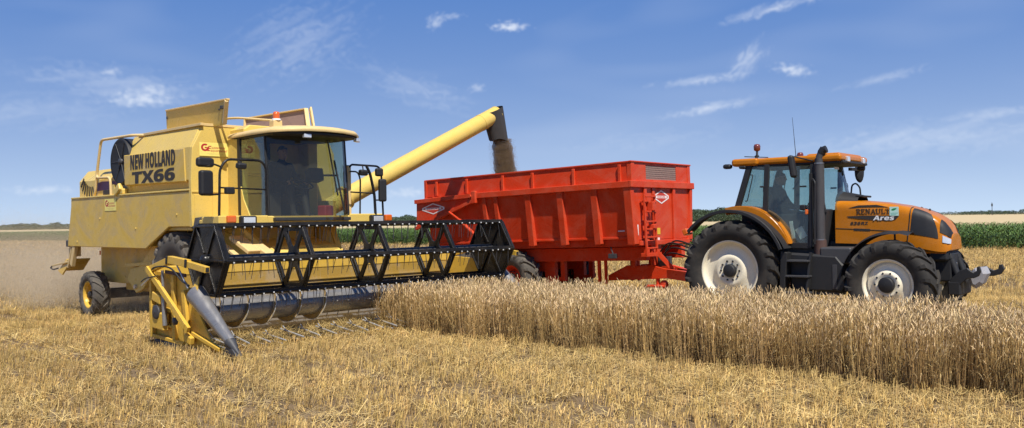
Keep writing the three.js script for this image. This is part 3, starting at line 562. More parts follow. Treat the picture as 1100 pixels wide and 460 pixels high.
    mesh('divider_tube', grid(20, 10, (u, v) => { const a = u * 2 * Math.PI, q = v * 0.82, r = lerp(0.155, 0.075, v), c = top.clone().addScaledVector(ax, q); return [c.x + n1.x * Math.cos(a) * r, c.y + n1.y * Math.cos(a) * r, c.z + Math.sin(a) * r * 0.9]; }), M.shiny, dv);
    mesh('divider_point', [grid(12, 4, (u, v) => { const a = u * 2 * Math.PI, q = lerp(0.80, 1.02, v), r = lerp(0.085, 0.006, v), c = top.clone().addScaledVector(ax, q); return [c.x + n1.x * Math.cos(a) * r, c.y + n1.y * Math.cos(a) * r - 0.01, c.z + Math.sin(a) * r]; }), prism([[0.18, 0.07], [0.58, 0.09], [0.36, 0.26]], s * 3.0, s * 3.10, 0.01)], M.darkGrey, dv);
    mesh('divider_cap', [plate([[-0.66, 0.84, s * 3.16], [-0.42, 0.70, s * 3.17], [-0.52, 1.12, s * 3.06]], 0.012), plate([[-0.66, 0.84, s * 3.16], [-0.52, 1.12, s * 3.06], [-0.72, 0.95, s * 2.98]], 0.012)], Yb, dv);
    mesh('divider_plate', [prism([[-0.62, 0.66], [-0.2, 0.22], [0.24, 0.10], [0.0, 0.07], [-0.75, 0.08]], s * 3.03, s * 3.055, 0.004), beam([-0.7, 0.30, s * 3.09], [0.1, 0.13, s * 3.09], 0.05, 0.03)], Yb, dv);
    // reel arm
    mesh('reel_arm', [beam([-2.06, 1.16, s * 3.12], [-1.28, 1.34, s * 3.12], 0.10, 0.08), beam([-1.30, 1.345, s * 3.12], [-0.72, 1.30, s * 3.12], 0.11, 0.085), beam([-0.80, 1.30, s * 3.12], [-0.16, 1.225, s * 3.12], 0.09, 0.075)], Yb, Hd);
    mesh('arm_socket', [bx(-0.162, -0.155, 1.195, 1.255, s * 3.12 - 0.026, s * 3.12 + 0.026, 0.001), beam([-0.72, 1.24, s * 3.17], [-0.70, 1.36, s * 3.17], 0.05, 0.02), beam([-1.33, 1.28, s * 3.17], [-1.31, 1.40, s * 3.17], 0.04, 0.02)], M.blackMatte, Hd);
  }
  // ---- reel
  const reel = grp('reel', Hd, [-0.62, 1.335, 0]);
  const R = 0.57, hex = (r, off = 0) => Array.from({ length: 6 }, (_, i) => [r * Math.cos((i * 60 + off) * DEG), r * Math.sin((i * 60 + off) * DEG)]);
  mesh('reel_shaft', rod([0, 0, -2.95], [0, 0, 2.95], 0.07, 16), M.darkGrey, reel);
  const hole = (i) => {   // rounded three-cornered opening between two spokes
    const a0 = i * 60 * DEG, a1 = (i + 1) * 60 * DEG, am = (i + 0.5) * 60 * DEG, pts = [];
    const A = [Math.cos(a0) * 0.36, Math.sin(a0) * 0.36], B = [Math.cos(a1) * 0.36, Math.sin(a1) * 0.36], off = [Math.cos(am) * 0.085, Math.sin(am) * 0.085];
    const P = [[A[0] + off[0], A[1] + off[1]], [B[0] + off[0], B[1] + off[1]]], inn = 0.235;
    pts.push(P[0], P[1]);
    for (let k = 0; k <= 6; k++) { const t = am + (0.55 - k / 6 * 1.1); pts.push([inn * Math.cos(am) + 0.075 * Math.cos(am + Math.PI + (t - am) * -2.2), inn * Math.sin(am) + 0.075 * Math.sin(am + Math.PI + (t - am) * -2.2)]); }
    return pts;
  };
  for (const z of [1.45, 0, -1.45]) mesh('reel_spider', [prism(hex(R + 0.01), z - 0.018, z + 0.018, 0.006, [0, 1, 2, 3, 4, 5].map(hole)), ...[0, 1, 2, 3, 4, 5].map(i => { const [a, b] = [hex(R - 0.02)[i], hex(R - 0.02)[(i + 1) % 6]]; return beam([a[0], a[1], z], [b[0], b[1], z], 0.035, 0.07); })], M.black, reel);
  for (const z of [2.88, -2.88]) {
    const e = mesh('reel_end_plate', [prism(hex(R + 0.03), z - 0.012, z + 0.012, 0.004)], M.black, reel);
    mesh('plate_rib', [0, 1, 2, 3, 4, 5].map(i => [-1, 1].map(s => { const [a, b] = [hex(R)[i], hex(R)[(i + 1) % 6]]; return [beam([a[0], a[1], z + s * 0.03], [b[0], b[1], z + s * 0.03], 0.03, 0.04), beam([a[0] * 0.96, a[1] * 0.96, z + s * 0.022], [a[0] * 0.2, a[1] * 0.2, z + s * 0.022], 0.035, 0.03)]; })), M.black, e);
    mesh('reel_bearing', [lathe([[0.09, -0.05], [0.09, 0.03], [0.05, 0.06], [0.001, 0.06]], 20).translate(0, 0, z + Math.sign(z) * 0.04)], M.black, e);
  }
  const tineGeo = mergeGeometries([mergeGeometries([rod([0.0, -0.02, 0], [-0.03, -0.27, 0.004], 0.0055, 5, 0.004), rod([0, -0.02, 0.02], [0.0, -0.02, -0.02], 0.012, 6)].map(g => fin(g))), fin(bxc(0.02, 0.024, 0.022, [0.034, -0.012, 0.0], [0, 0, 0], 0.006))], true);
  const tine = new THREE.Mesh(tineGeo, [M.darkGrey, M.clip]); tine.name = 'reel_tine'; tine.castShadow = tine.receiveShadow = true;
  hex(R).forEach(([x, y], i) => {
    mesh('reel_bat', [rod([x, y, -2.9], [x, y, 2.9], 0.03, 10), bx(x - 0.012, x + 0.026, y + 0.005, y + 0.045, -2.88, 2.88, 0.004)], M.black, reel);
    for (let k = 0; k < 37; k++) copyMesh(tine, reel, [x, y - 0.008, -2.78 + k * 0.1545 + rr(-0.02, 0.02)], [rr(-0.12, 0.12), 0, rr(-0.25, 0.25)]);
  });
}
// ================================================================ red grain trailer (x forward from its front wall, z to its right)
const trailer = new THREE.Group(); trailer.name = 'grain_trailer'; trailer.position.set(3.325, 0, -19.237); trailer.rotation.order = 'YXZ'; trailer.rotation.set(0, -40.69 * DEG, 1.5 * DEG); scene.add(trailer);
tag(trailer, 'red tipping grain trailer being filled, hitched behind the orange tractor', 'trailer');
{
  const T = trailer, Rd = M.red, zAt = (y) => lerp(1.03, 1.22, clamp((y - 1.33) / 1.2, 0, 1));   // sides lean outwards
  for (const s of [1, -1]) {
    const side = mesh('side_wall', plate([[-6.1, 1.42, s * zAt(1.42)], [0, 1.42, s * zAt(1.42)], [0, 2.55, s * zAt(2.55)], [-6.1, 2.55, s * zAt(2.55)]], 0.05), Rd, T);
    mesh('floor_strake', [beam([-6.1, 1.45, s * 1.07], [0, 1.45, s * 1.07], 0.05, 0.05)], Rd, side);
    // standing ribs of folded sheet, wider at the foot
    for (const x of [-2.77, -1.85, -0.93]) mesh('rib', prismX([[s * 1.05, 1.33], [s * 1.17, 1.33], [s * 1.285, 2.50], [s * 1.20, 2.50]], x - 0.085, x + 0.085, 0.012), M.redLight, side);
    for (const x of [-4.12, -3.75]) mesh('rib', prismX([[s * 1.05, 1.40], [s * 1.15, 1.40], [s * 1.285, 2.50], [s * 1.20, 2.50]], x - 0.06, x + 0.06, 0.012), M.redLight, side);
    mesh('corner_post', prismX([[s * 1.02, 1.31], [s * 1.19, 1.31], [s * 1.30, 2.54], [s * 1.17, 2.54]], -0.16, 0.03, 0.012), M.redLight, T);
    mesh('top_rail', [bx(-4.4, 0.03, 2.50, 2.635, s * 1.19, s * 1.315, 0.012), bx(-6.15, -4.4, 2.50, 2.60, s * 1.19, s * 1.27, 0.012)], M.redLight, T);
    // upper extension boards
    const ext = mesh('extension_board', [plate([[-6.12, 2.62, s * 1.21], [0, 2.62, s * 1.21], [0, 3.03, s * 1.19], [-6.12, 3.03, s * 1.19]], 0.03)], Rd, T);
    mesh('board_rim', [beam([-6.15, 3.04, s * 1.20], [0.02, 3.04, s * 1.20], 0.035, 0.07)], M.redLight, ext);
    for (const x of [-5.72, -4.68, -3.52, -2.62, -1.46, -0.26]) mesh('board_stay', bx(x - 0.035, x + 0.035, 2.63, 2.99, s * 1.215, s * 1.265, 0.012), M.redLight, ext);
    mesh('board_end_post', bx(-6.17, -6.08, 2.5, 3.05, s * 1.14, s * 1.24, 0.01), M.redLight, ext);
    mesh('corner_board', bx(-0.09, 0.025, 2.63, 3.045, s * 1.10, s * 1.225, 0.01), M.redLight, ext);
    // side arm of the hydraulic tailgate
    const gate = mesh('tailgate_arm', prism([[-6.42, 1.84], [-6.40, 2.50], [-4.42, 2.56], [-4.42, 2.44]], s * 1.275, s * 1.30, 0.004), Rd, T);
    mesh('arm_flange', [beam([-6.42, 2.52, s * 1.31], [-4.38, 2.575, s * 1.31], 0.10, 0.10), beam([-6.44, 1.84, s * 1.31], [-4.42, 2.44, s * 1.31], 0.08, 0.10)], M.redLight, gate);
    mesh('arm_pivot', [bx(-4.44, -4.30, 2.38, 2.68, s * 1.28, s * 1.37, 0.02), new THREE.CylinderGeometry(0.04, 0.04, 0.06, 10).rotateX(Math.PI / 2).translate(-4.46, 2.56, s * 1.37)], M.redLight, gate);
    mesh('tailgate_ram', [rod([-5.20, 2.22, s * 1.36], [-4.82, 1.98, s * 1.34], 0.028), rod([-4.86, 2.0, s * 1.34], [-4.3, 1.55, s * 1.30], 0.045)], M.redLight, gate);
    // chassis rails
    mesh('chassis_rail', [bx(-6.0, 0.05, 0.96, 1.25, s * 0.66, s * 0.82, 0.01)], M.red, T);
    mesh('sub_frame', [bx(-5.8, -2.7, 0.72, 0.98, s * 0.45, s * 0.6, 0.01), bx(-2.85, -2.55, 0.38, 0.98, s * 0.5, s * 0.62), bx(-2.4, -2.28, 0.5, 0.98, s * 0.5, s * 0.6), beam([-2.7, 0.5, s * 0.56], [-2.35, 0.56, s * 0.56], 0.08, 0.08)], M.red, T);
    mesh('support_leg', [bx(-1.30, -1.24, 0.44, 0.97, s * 0.62, s * 0.70, 0.01), bx(-1.12, -1.07, 0.44, 0.97, s * 0.62, s * 0.70, 0.01)], M.red, T);
    mesh('drawbar_beam', prism([[-1.25, 0.50], [-1.25, 0.62], [-0.75, 0.84], [-0.1, 0.84], [0.35, 0.74], [0.35, 0.56]], s * 0.26, s * 0.36, 0.01), M.red, T);
    for (const x of [-3.42, -4.9]) makeWheel('wheel', T, [x + (s < 0 ? 0.12 : 0), 0.60, s * 0.98], { R: 0.63, w: 0.52, rim: 0.28, rimMat: M.red, tyreMat: s > 0 ? M.rubberDusty : M.rubber, lugs: 15, lugH: 0.055, flip: s, dish: 0.1, hubR: 0.1 });
  }
  for (const x of [-3.48, -4.95]) mesh('axle', rod([x, 0.6, -0.9], [x, 0.6, 0.9], 0.06, 10), M.darkGrey, T);
  mesh('floor', bx(-6.1, 0, 1.27, 1.42, -1.02, 1.02, 0.01), M.red, T);
  mesh('tailgate', prismX([[-1.03, 1.42], [1.03, 1.42], [1.22, 2.55], [-1.22, 2.55]], -6.16, -6.1, 0.01), Rd, T);
  mesh('rear_board', plate([[-6.1, 2.55, -1.2], [-6.1, 2.55, 1.2], [-6.1, 3.02, 1.19], [-6.1, 3.02, -1.19]], 0.03), Rd, T);
  // front wall
  const fw = mesh('front_wall', [prismX([[-1.03, 1.30], [1.03, 1.30], [1.22, 2.55], [-1.22, 2.55]], -0.07, 0.0, 0.008)], M.redLight, T);
  mesh('front_rail', bx(-0.02, 0.07, 2.50, 2.64, -1.315, 1.315, 0.012), M.redLight, fw);
  for (const z of [0.70, -0.42, -1.13, 0.36]) mesh('front_stay', prismX([[z - 0.05, 1.36], [z + 0.05, 1.36], [z * 1.06 + 0.05, 2.52], [z * 1.06 - 0.05, 2.52]], 0.0, z === 0.36 ? 0.025 : 0.05, 0.008), M.redLight, fw);
  mesh('front_beam', bx(-0.05, 0.06, 1.28, 1.38, -1.03, 1.03, 0.01), M.redLight, fw);
  const fb = mesh('front_board', [bx(-0.03, 0.01, 2.63, 3.03, -1.2, -0.62, 0.006), bx(-0.03, 0.01, 2.63, 3.03, 0.64, 1.2, 0.006), bx(-0.03, 0.01, 2.98, 3.035, -0.63, 0.65, 0.006), bx(-0.03, 0.01, 2.63, 2.68, -0.63, 0.65, 0.006)], M.redLight, T);
  mesh('board_rim', bx(-0.04, 0.04, 3.03, 3.06, -1.24, 1.24, 0.008), M.redLight, fb);
  mesh('mesh_window', bx(-0.02, -0.005, 2.68, 2.98, -0.62, 0.64, 0.001), M.mesh, fb);
  const wires = []; for (let i = 1; i < 28; i++) wires.push(rod([-0.002, 2.68, -0.62 + i * 0.045], [-0.002, 2.98, -0.62 + i * 0.045], 0.004, 4)); for (let i = 1; i < 7; i++) wires.push(rod([-0.001, 2.68 + i * 0.043, -0.62], [-0.001, 2.68 + i * 0.043, 0.64], 0.004, 4));
  mesh('wire_mesh', wires, M.mesh, fb);
  // ladder
  const lad = grp('ladder', fw);
  for (const z of [0.92, 0.52]) mesh('ladder_rail', beam([0.14, 1.08, z], [0.12, 2.36, z * 1.01], 0.04, 0.05), M.redLight, lad);
  for (const y of [1.22, 1.45, 1.62, 1.78, 1.99, 2.31]) mesh('rung', beam([0.14, y, 0.92], [0.14, y, 0.52], 0.035, 0.05), M.redLight, lad);
  mesh('ladder_foot', [bx(0.0, 0.16, 1.04, 1.12, 0.5, 0.94), bx(0.02, 0.16, 2.18, 2.22, 0.5, 0.56), bx(0.02, 0.16, 2.18, 2.22, 0.88, 0.94), bx(0.05, 0.2, 2.0, 2.2, 0.60, 0.72, 0.02), bx(0.05, 0.2, 1.62, 1.72, 0.58, 0.7, 0.02)], M.redLight, lad);
  // maker's lozenge and small plates
  const loz = (bg) => canvasTex(256, 160, (c, w, h) => {
    c.fillStyle = bg; c.fillRect(0, 0, w, h);
    c.fillStyle = '#efe6e0'; c.beginPath(); c.moveTo(w / 2, 4); c.lineTo(w - 8, h * 0.40); c.lineTo(w - 8, h * 0.60); c.lineTo(w / 2, h - 4); c.lineTo(8, h * 0.60); c.lineTo(8, h * 0.40); c.closePath(); c.fill();
    c.fillStyle = bg; c.beginPath(); c.moveTo(w / 2, 18); c.lineTo(w - 26, h * 0.44); c.lineTo(w - 26, h * 0.56); c.lineTo(w / 2, h - 18); c.lineTo(26, h * 0.56); c.lineTo(26, h * 0.44); c.closePath(); c.fill();
    c.fillStyle = '#efe6e0'; c.fillRect(40, 66, 176, 28); c.fillStyle = '#efe6e0'; c.font = 'bold 34px sans-serif'; c.textAlign = 'center'; 
    c.fillStyle = bg; c.font = 'bold 30px sans-serif'; c.fillText('DEZEURE', 128, 91);
  });
  const lozShape = (w, h) => { const s = new THREE.Shape([[0, .5], [.5, .1], [.5, -.1], [0, -.5], [-.5, -.1], [-.5, .1]].map(p => new THREE.Vector2(p[0] * w, p[1] * h))); const g = new THREE.ShapeGeometry(s), p = g.attributes.position, u = g.attributes.uv; for (let i = 0; i < p.count; i++) u.setXY(i, p.getX(i) / w * 0.94 + 0.5, p.getY(i) / h * 0.95 + 0.5); return g; };
  const lozMat = new THREE.MeshStandardMaterial({ map: loz('#c23a26'), roughness: 0.5, side: THREE.DoubleSide });
  for (const [par, p, r, w, h] of [[fw, [0.005, 2.31, 0.04], [0, Math.PI / 2, 0], 0.62, 0.30], [T, [-5.80, 2.32, 1.304], [0, 0, 0], 0.80, 0.28]]) {
    const m = new THREE.Mesh(lozShape(w, h), lozMat); m.name = 'maker_badge'; m.position.set(...p); m.rotation.set(...r); m.castShadow = m.receiveShadow = true; par.add(m);
  }
  mesh('warning_plate', bx(0.002, 0.008, 1.50, 1.64, 0.14, 0.33, 0.001), std('yellow plate', [0.75, 0.47, 0.03], 0.5), fw);
  mesh('white_plate', bx(0.002, 0.008, 1.34, 1.43, 0.17, 0.30, 0.001), M.whitePaint, fw);
  mesh('white_plate', bx(0.001, 0.006, 1.50, 1.72, 1.0, 1.05, 0.001), M.whitePaint, fw);
  mesh('grey_plate', bxc(0.17, 0.07, 0.006, [-0.36, 1.62, 1.095], [-0.155, 0, 0], 0.001), std('pale plate', [0.55, 0.5, 0.47], 0.5), T);
  // drawbar and its fittings, bent to the tractor's hitch
  const inv = (x, y, z) => trailer.worldToLocal(V3(x, y, z));
  trailer.updateMatrixWorld(true);
  const hp = inv(4.02, 0.62, -17.62);
  mesh('drawbar', [beam([0.2, 0.66, 0.28], [hp.x - 0.1, hp.y, hp.z + 0.08], 0.20, 0.10), beam([0.2, 0.66, -0.28], [hp.x - 0.1, hp.y, hp.z - 0.08], 0.20, 0.10), bx(-0.6, -0.5, 0.8, 1.28, -0.4, -0.3), bx(-0.6, -0.5, 0.8, 1.28, 0.3, 0.4), bx(-0.05, 0.0, 0.84, 1.28, 0.1, 0.5), beam([0.05, 1.15, 0.42], [0.42, 0.66, 0.22], 0.10, 0.04)], M.redLight, T);
  mesh('hitch_eye', [beam([hp.x - 0.15, hp.y, hp.z], [hp.x + 0.05, hp.y, hp.z], 0.1, 0.1)], M.darkGrey, T);
  mesh('parking_skid', [rod([0.0, 0.42, 0.3], [0.0, 0.75, 0.3], 0.045), bx(-0.28, 0.18, 0.36, 0.42, 0.2, 0.42, 0.02), lathe([[0.09, -0.03], [0.09, 0.03], [0.001, 0.03]], 16).translate(0.15, 0.43, 0.3)], M.redLight, T);
  mesh('valve_block', [bx(0.02, 0.22, 0.82, 1.02, 0.05, 0.3), bx(-0.75, -0.55, 1.02, 1.12, 0.99, 1.06), rod([-0.65, 1.12, 1.02], [-0.70, 1.26, 1.02], 0.015)], M.darkGrey, T);
  const h2 = inv(4.15, 0.95, -17.2);
  for (const [dy, dz, sag] of [[0.12, 0.30, 0.30], [0.05, 0.18, 0.10], [0.16, 0.05, 0.38], [0.0, 0.24, -0.12]]) mesh('hose', curve([[0.06, 0.98 + dy, dz], [0.3, 1.15 + sag * 0.5, dz + 0.05], [lerp(0.3, h2.x, 0.5), 1.02 + sag * 0.45, lerp(dz, h2.z, 0.5)], [h2.x, h2.y + dy * 0.6, h2.z + dz * 0.5]], 0.018, 6, 24), M.blackMatte, T);
}
// ================================================================ orange tractor (x forward from the rear axle, z to its right)
const tractor = grp('tractor', scene, [4.69, 0, -17.10], [0, -39 * DEG, 0]);
tag(tractor, 'orange four wheel drive tractor with black fenders pulling the red trailer', 'tractor');
{
  const T = tractor, O = M.orange;
  for (const s of [1, -1]) {
    makeWheel('rear_wheel', T, [0, 0.868, s * 0.92], { R: 0.925, w: 0.60, rim: 0.545, rimMat: M.creamRim, lugs: 21, lugH: 0.05, flip: s, dish: 0.075, hubR: 0.12, spin: 0.1, bolts: 10 });
    makeWheel('front_wheel', T, [2.78, 0.700, s > 0 ? 0.93 : -1.12], { R: 0.735, w: 0.50, rim: 0.41, rimMat: M.creamRim, lugs: 18, lugH: 0.045, flip: s, dish: 0.03, hubR: 0.13, spin: 0.2, turn: -0.10, bolts: 10, cone: 1.2 });
  }
  // ---- running gear
  mesh('transmission', [bx(-0.55, 1.7, 0.62, 1.25, -0.32, 0.32, 0.05), bx(1.5, 2.6, 0.75, 1.4, -0.28, 0.28, 0.05), bx(-0.2, 0.2, 0.68, 1.06, -0.6, 0.6, 0.06)], M.darkGrey, T);
  mesh('front_axle', [bx(2.6, 2.96, 0.52, 0.86, -0.65, 0.65, 0.05), bx(2.3, 3.5, 0.78, 1.06, -0.27, 0.27, 0.04)], M.darkGrey, T);
  mesh('fuel_tank', [prism([[1.02, 0.60], [1.08, 0.52], [1.95, 0.52], [2.02, 0.62], [1.98, 1.0], [1.85, 1.16], [1.0, 1.2]], 0.32, 0.86, 0.04), bx(1.02, 2.0, 0.55, 1.15, -0.86, -0.32, 0.04)], M.blackMatte, T);
  mesh('battery_box', [bx(1.55, 2.1, 1.0, 1.3, 0.35, 0.84, 0.04), bx(1.78, 1.86, 0.58, 1.0, 0.855, 0.87, 0.004), bx(1.4, 1.9, 0.46, 0.54, 0.5, 0.8, 0.02)], M.darkGrey, T);
  mesh('rear_linkage', [beam([-0.3, 0.7, 0.35], [-1.0, 0.6, 0.40], 0.1, 0.05), beam([-0.3, 0.7, -0.35], [-1.0, 0.6, -0.40], 0.1, 0.05), bx(-0.95, -0.5, 0.52, 0.7, -0.12, 0.12, 0.02), bx(-0.62, -0.5, 0.6, 1.45, -0.4, 0.4, 0.03)], M.darkGrey, T);
  // ---- steps
  const st = grp('entry_steps', T);
  mesh('step_side', [prism([[0.90, 0.44], [0.98, 0.44], [1.06, 1.20], [0.94, 1.24]], 0.84, 1.06, 0.008)], M.blackMatte, st);
  mesh('step_side', [beam([1.36, 0.44, 0.95], [1.42, 1.2, 0.86], 0.04, 0.12)], M.blackMatte, st);
  for (const y of [0.50, 0.79, 1.06]) mesh('step_tread', bx(0.94, 1.42, y - 0.018, y + 0.018, 0.80, 1.05, 0.008), M.darkGrey, st);
  // ---- bonnet, drawn out along x through rounded sections [x, bottom, top, half width at the foot, half width at the shoulder]
  const S = [[1.70, 1.36, 2.115, 0.44, 0.44], [2.1, 1.35, 2.095, 0.44, 0.44], [2.5, 1.34, 2.055, 0.45, 0.44], [2.85, 1.33, 1.995, 0.46, 0.44], [3.05, 1.30, 1.945, 0.47, 0.44], [3.25, 1.26, 1.88, 0.47, 0.43], [3.42, 1.23, 1.80, 0.46, 0.41], [3.54, 1.22, 1.71, 0.435, 0.38], [3.62, 1.23, 1.60, 0.40, 0.35], [3.66, 1.26, 1.50, 0.36, 0.31]];
  const sec = (x) => { let i = 0; while (i < S.length - 2 && x > S[i + 1][0]) i++; const t = clamp((x - S[i][0]) / (S[i + 1][0] - S[i][0]), 0, 1); return S[i].map((v, k) => k ? lerp(v, S[i + 1][k], t) : x); };
  const surf = (x, t, off = 0) => {   // t from 0 at the foot on the right, 0.5 on top, 1 at the foot on the left
    const [, yb, yt, wb, ws] = sec(x), rc = 0.13, s = t < 0.5 ? 1 : -1, q = t < 0.5 ? t * 2 : (1 - t) * 2;
    const hs = yt - rc - yb, arc = rc * Math.PI / 2, flat = ws - rc, tot = hs + arc + flat; let d = q * tot, y, z, ny, nz;
    if (d < hs) { const k = d / hs; y = yb + d; z = lerp(wb, ws, k * k); ny = 0.05; nz = 1; }
    else if (d < hs + arc) { const a = (d - hs) / rc; y = yt - rc + Math.sin(a) * rc; z = ws - rc + Math.cos(a) * rc; ny = Math.sin(a); nz = Math.cos(a); }
    else { z = flat - (d - hs - arc); y = yt + 0.03 * (1 - (z / ws) ** 2) - 0.03 * (1 - (flat / ws) ** 2); ny = 1; nz = 0; }
    return [x < 2.85 ? x : 2.85 + (x - 2.85) * 0.88, y + ny * off, s * (z + nz * off)];
  };
  const patch = (x0, x1, t0, t1, off, nx = 12, nt = 10) => grid(nx, nt, (u, v) => surf(lerp(x0, x1, u), lerp(t0, t1, v), off));
  const hood = mesh('bonnet', [grid(28, 40, (u, v) => surf(lerp(1.70, 3.66, u), v)), plate([[1.705, 1.37, -0.43], [1.705, 1.37, 0.43], [1.705, 2.0, 0.43], [1.705, 2.08, 0.32], [1.705, 2.08, -0.32], [1.705, 2.0, -0.43]], 0.02)], O, T);
  mesh('bonnet_nose', plate([surf(3.655, 0), surf(3.655, 0.18), surf(3.655, 0.36), surf(3.655, 0.5), surf(3.655, 0.64), surf(3.655, 0.82), surf(3.655, 1)], 0.02), O, hood);
  for (const s of [0, 1]) {
    const tt = (a) => s ? 1 - a : a;
    const inGrille = grid(14, 8, (u, v) => { const x = lerp(2.97 + 0.05 * v, 3.46 - 0.14 * v * v, u), top = lerp(0.315, 0.345, 1 - Math.abs(u - 0.35)); return surf(x, tt(lerp(0.10 + 0.02 * u, top, v)), 0.006); });
    mesh('side_grille', inGrille, M.blackMatte, hood);
    mesh('grille_rim', [new THREE.TubeGeometry(new THREE.CatmullRomCurve3(Array.from({ length: 13 }, (_, i) => V3(...surf(2.915 + 0.06 * Math.sin(i / 12 * 1.6), tt(0.02 + i / 12 * 0.36), 0.003)))), 20, 0.009, 5)], M.letter, hood);
    mesh('headlamp_housing', grid(6, 6, (u, v) => surf(lerp(3.485, 3.655, u), tt(lerp(0.185, 0.34, v)), 0.008)), M.blackMatte, hood);
    mesh('headlamp', grid(6, 6, (u, v) => surf(lerp(3.53, 3.655, u), tt(lerp(0.095, 0.165, v)), 0.010)), M.lens, hood);
    mesh('side_seam', [new THREE.TubeGeometry(new THREE.CatmullRomCurve3(Array.from({ length: 9 }, (_, i) => V3(...surf(1.71 + i / 8 * 1.2, tt(0.115 - i * 0.001), 0.001)))), 16, 0.006, 5)], M.letter, hood);
    mesh('handle_recess', [patch(2.02, 2.30, tt(0.10), tt(0.118), 0.004, 4, 2)], M.letter, hood);
    // black flame decal with the name
    const zf = 0.4415, sg = s ? -1 : 1;
    const sideZ = (x, y) => { const [, yb, yt, wb, ws] = sec(x), k = clamp((y - yb) / (yt - 0.13 - yb), 0, 1), dy = Math.max(0, y - (yt - 0.13)); return lerp(wb, ws, k * k) - 0.13 + Math.sqrt(Math.max(0, 0.13 ** 2 - dy * dy)); };
    const stripe = (pts) => { const g = new THREE.ShapeGeometry(new THREE.Shape(pts.map(p => new THREE.Vector2(p[0], p[1])))), q = g.attributes.position; for (let i = 0; i < q.count; i++) q.setZ(i, (s ? -1 : 1) * (sideZ(q.getX(i), q.getY(i)) + 0.006)); return g; };
    mesh('decal_stripe', [stripe([[1.93, 1.975], [2.1, 2.02], [2.4, 2.025], [2.62, 1.975], [2.4, 1.985], [2.1, 1.985]]), stripe([[1.9, 1.83], [2.18, 1.84], [2.56, 1.835], [2.78, 1.83], [2.72, 1.765], [2.62, 1.745], [2.2, 1.775], [1.93, 1.81]])], M.letter, hood);
    const wr = (g, x, y) => s ? g.translate(-g.boundingBox?.max.x || 0, 0, 0).rotateY(Math.PI).translate(x, y, -0.447) : g.translate(x, y, 0.4425);
    if (!s) {
      mesh('lettering', wr(words('RENAULT', 0.56, 0.09, { f: fontSerif, depth: 0.006 }), 2.07, 1.868), M.letter, hood);
      mesh('lettering', wr(words('Ares', 0.34, 0.08, { slant: 0.25, depth: 0.004, bold: 0.02 }), 2.35, 1.755).translate(0, 0, 0.009), M.whitePaint, hood);
      mesh('lettering', wr(words('636RZ', 0.30, 0.055, { slant: 0.2, depth: 0.003 }), 1.96, 1.68), M.letter, hood);
      sticker('green_sticker', 0.15, 0.16, canvasTex(128, 136, (c, w, h) => { c.fillStyle = '#bfe3d4'; c.fillRect(0, 0, w, h); c.fillStyle = '#1f8a4c'; c.beginPath(); c.ellipse(58, 40, 34, 16, -0.3, 0, 7); c.fill(); c.fillRect(66, 22, 30, 16); c.fillStyle = '#7fb9ab'; c.fillRect(14, 88, 100, 12); c.fillRect(14, 108, 80, 10); }), hood, [2.70, 1.905, 0.4475]);
    }
  }
  mesh('bonnet_vent', [grid(14, 6, (u, v) => { const a = u * Math.PI; return [lerp(1.68, 2.05, v), 2.09 + Math.sin(a) * (0.20 - 0.08 * v), Math.cos(a) * lerp(0.36, 0.30, v)]; }), bxc(0.14, 0.035, 0.46, [2.06, 2.185, 0], [0, 0, -0.1], 0.012)], M.blackMatte, T);
  mesh('bonnet_knob', new THREE.SphereGeometry(0.02, 8, 6).translate(3.16, 1.925, 0), M.darkGrey, hood);
  // front support and linkage
  const fl = mesh('front_support', [bx(3.0, 3.55, 0.72, 1.2, -0.30, 0.30, 0.03), bx(3.2, 3.52, 1.06, 1.24, -0.40, 0.40, 0.05)], M.blackMatte, T);
  mesh('front_skirt', bx(3.1, 3.50, 1.19, 1.27, -0.42, 0.42, 0.03), O, fl);
  mesh('tow_plate', bx(3.56, 3.60, 0.98, 1.04, 0.12, 0.22, 0.004), M.greyMetal, fl);
  const front = grp('front_linkage', T);
  for (const s of [1, -1]) {
    mesh('lift_ram', [rod([3.52, 1.12, s * 0.24], [3.66, 0.72, s * 0.24], 0.06, 12), rod([3.50, 1.16, s * 0.24], [3.52, 1.1, s * 0.24], 0.07, 12)], M.blackMatte, front);
    const hk = [[3.50, 0.62], [3.60, 0.78], [3.78, 0.94], [3.92, 0.98], [3.99, 0.93], [4.05, 0.90], [4.11, 0.93], [4.12, 1.01], [4.17, 1.02], [4.20, 0.93], [4.15, 0.83], [4.05, 0.79], [3.92, 0.78], [3.80, 0.68], [3.66, 0.52], [3.54, 0.50]];
    mesh('hook_arm', prism(hk.map(([x, y]) => [3.5 + (x - 3.5) * (s > 0 ? 0.72 : 1.02), 0.98 + (y - 0.98) * (x > 3.7 ? 0.85 : 0.8) - 0.02]), s * 0.36 - 0.035, s * 0.36 + 0.035, 0.01), M.blackMatte, front);
  }
  mesh('front_weight', prism([[3.80, 0.66], [3.76, 0.80], [3.86, 0.95], [4.0, 0.97], [4.05, 0.86], [3.98, 0.70], [3.88, 0.62]], -0.16, 0.20, 0.05), M.paleGrey, front);
  mesh('linkage_frame', [bx(3.5, 3.7, 0.5, 0.74, -0.4, 0.4, 0.03), beam([3.55, 0.8, 0.1], [3.85, 0.84, 0.1], 0.08, 0.1)], M.blackMatte, front);
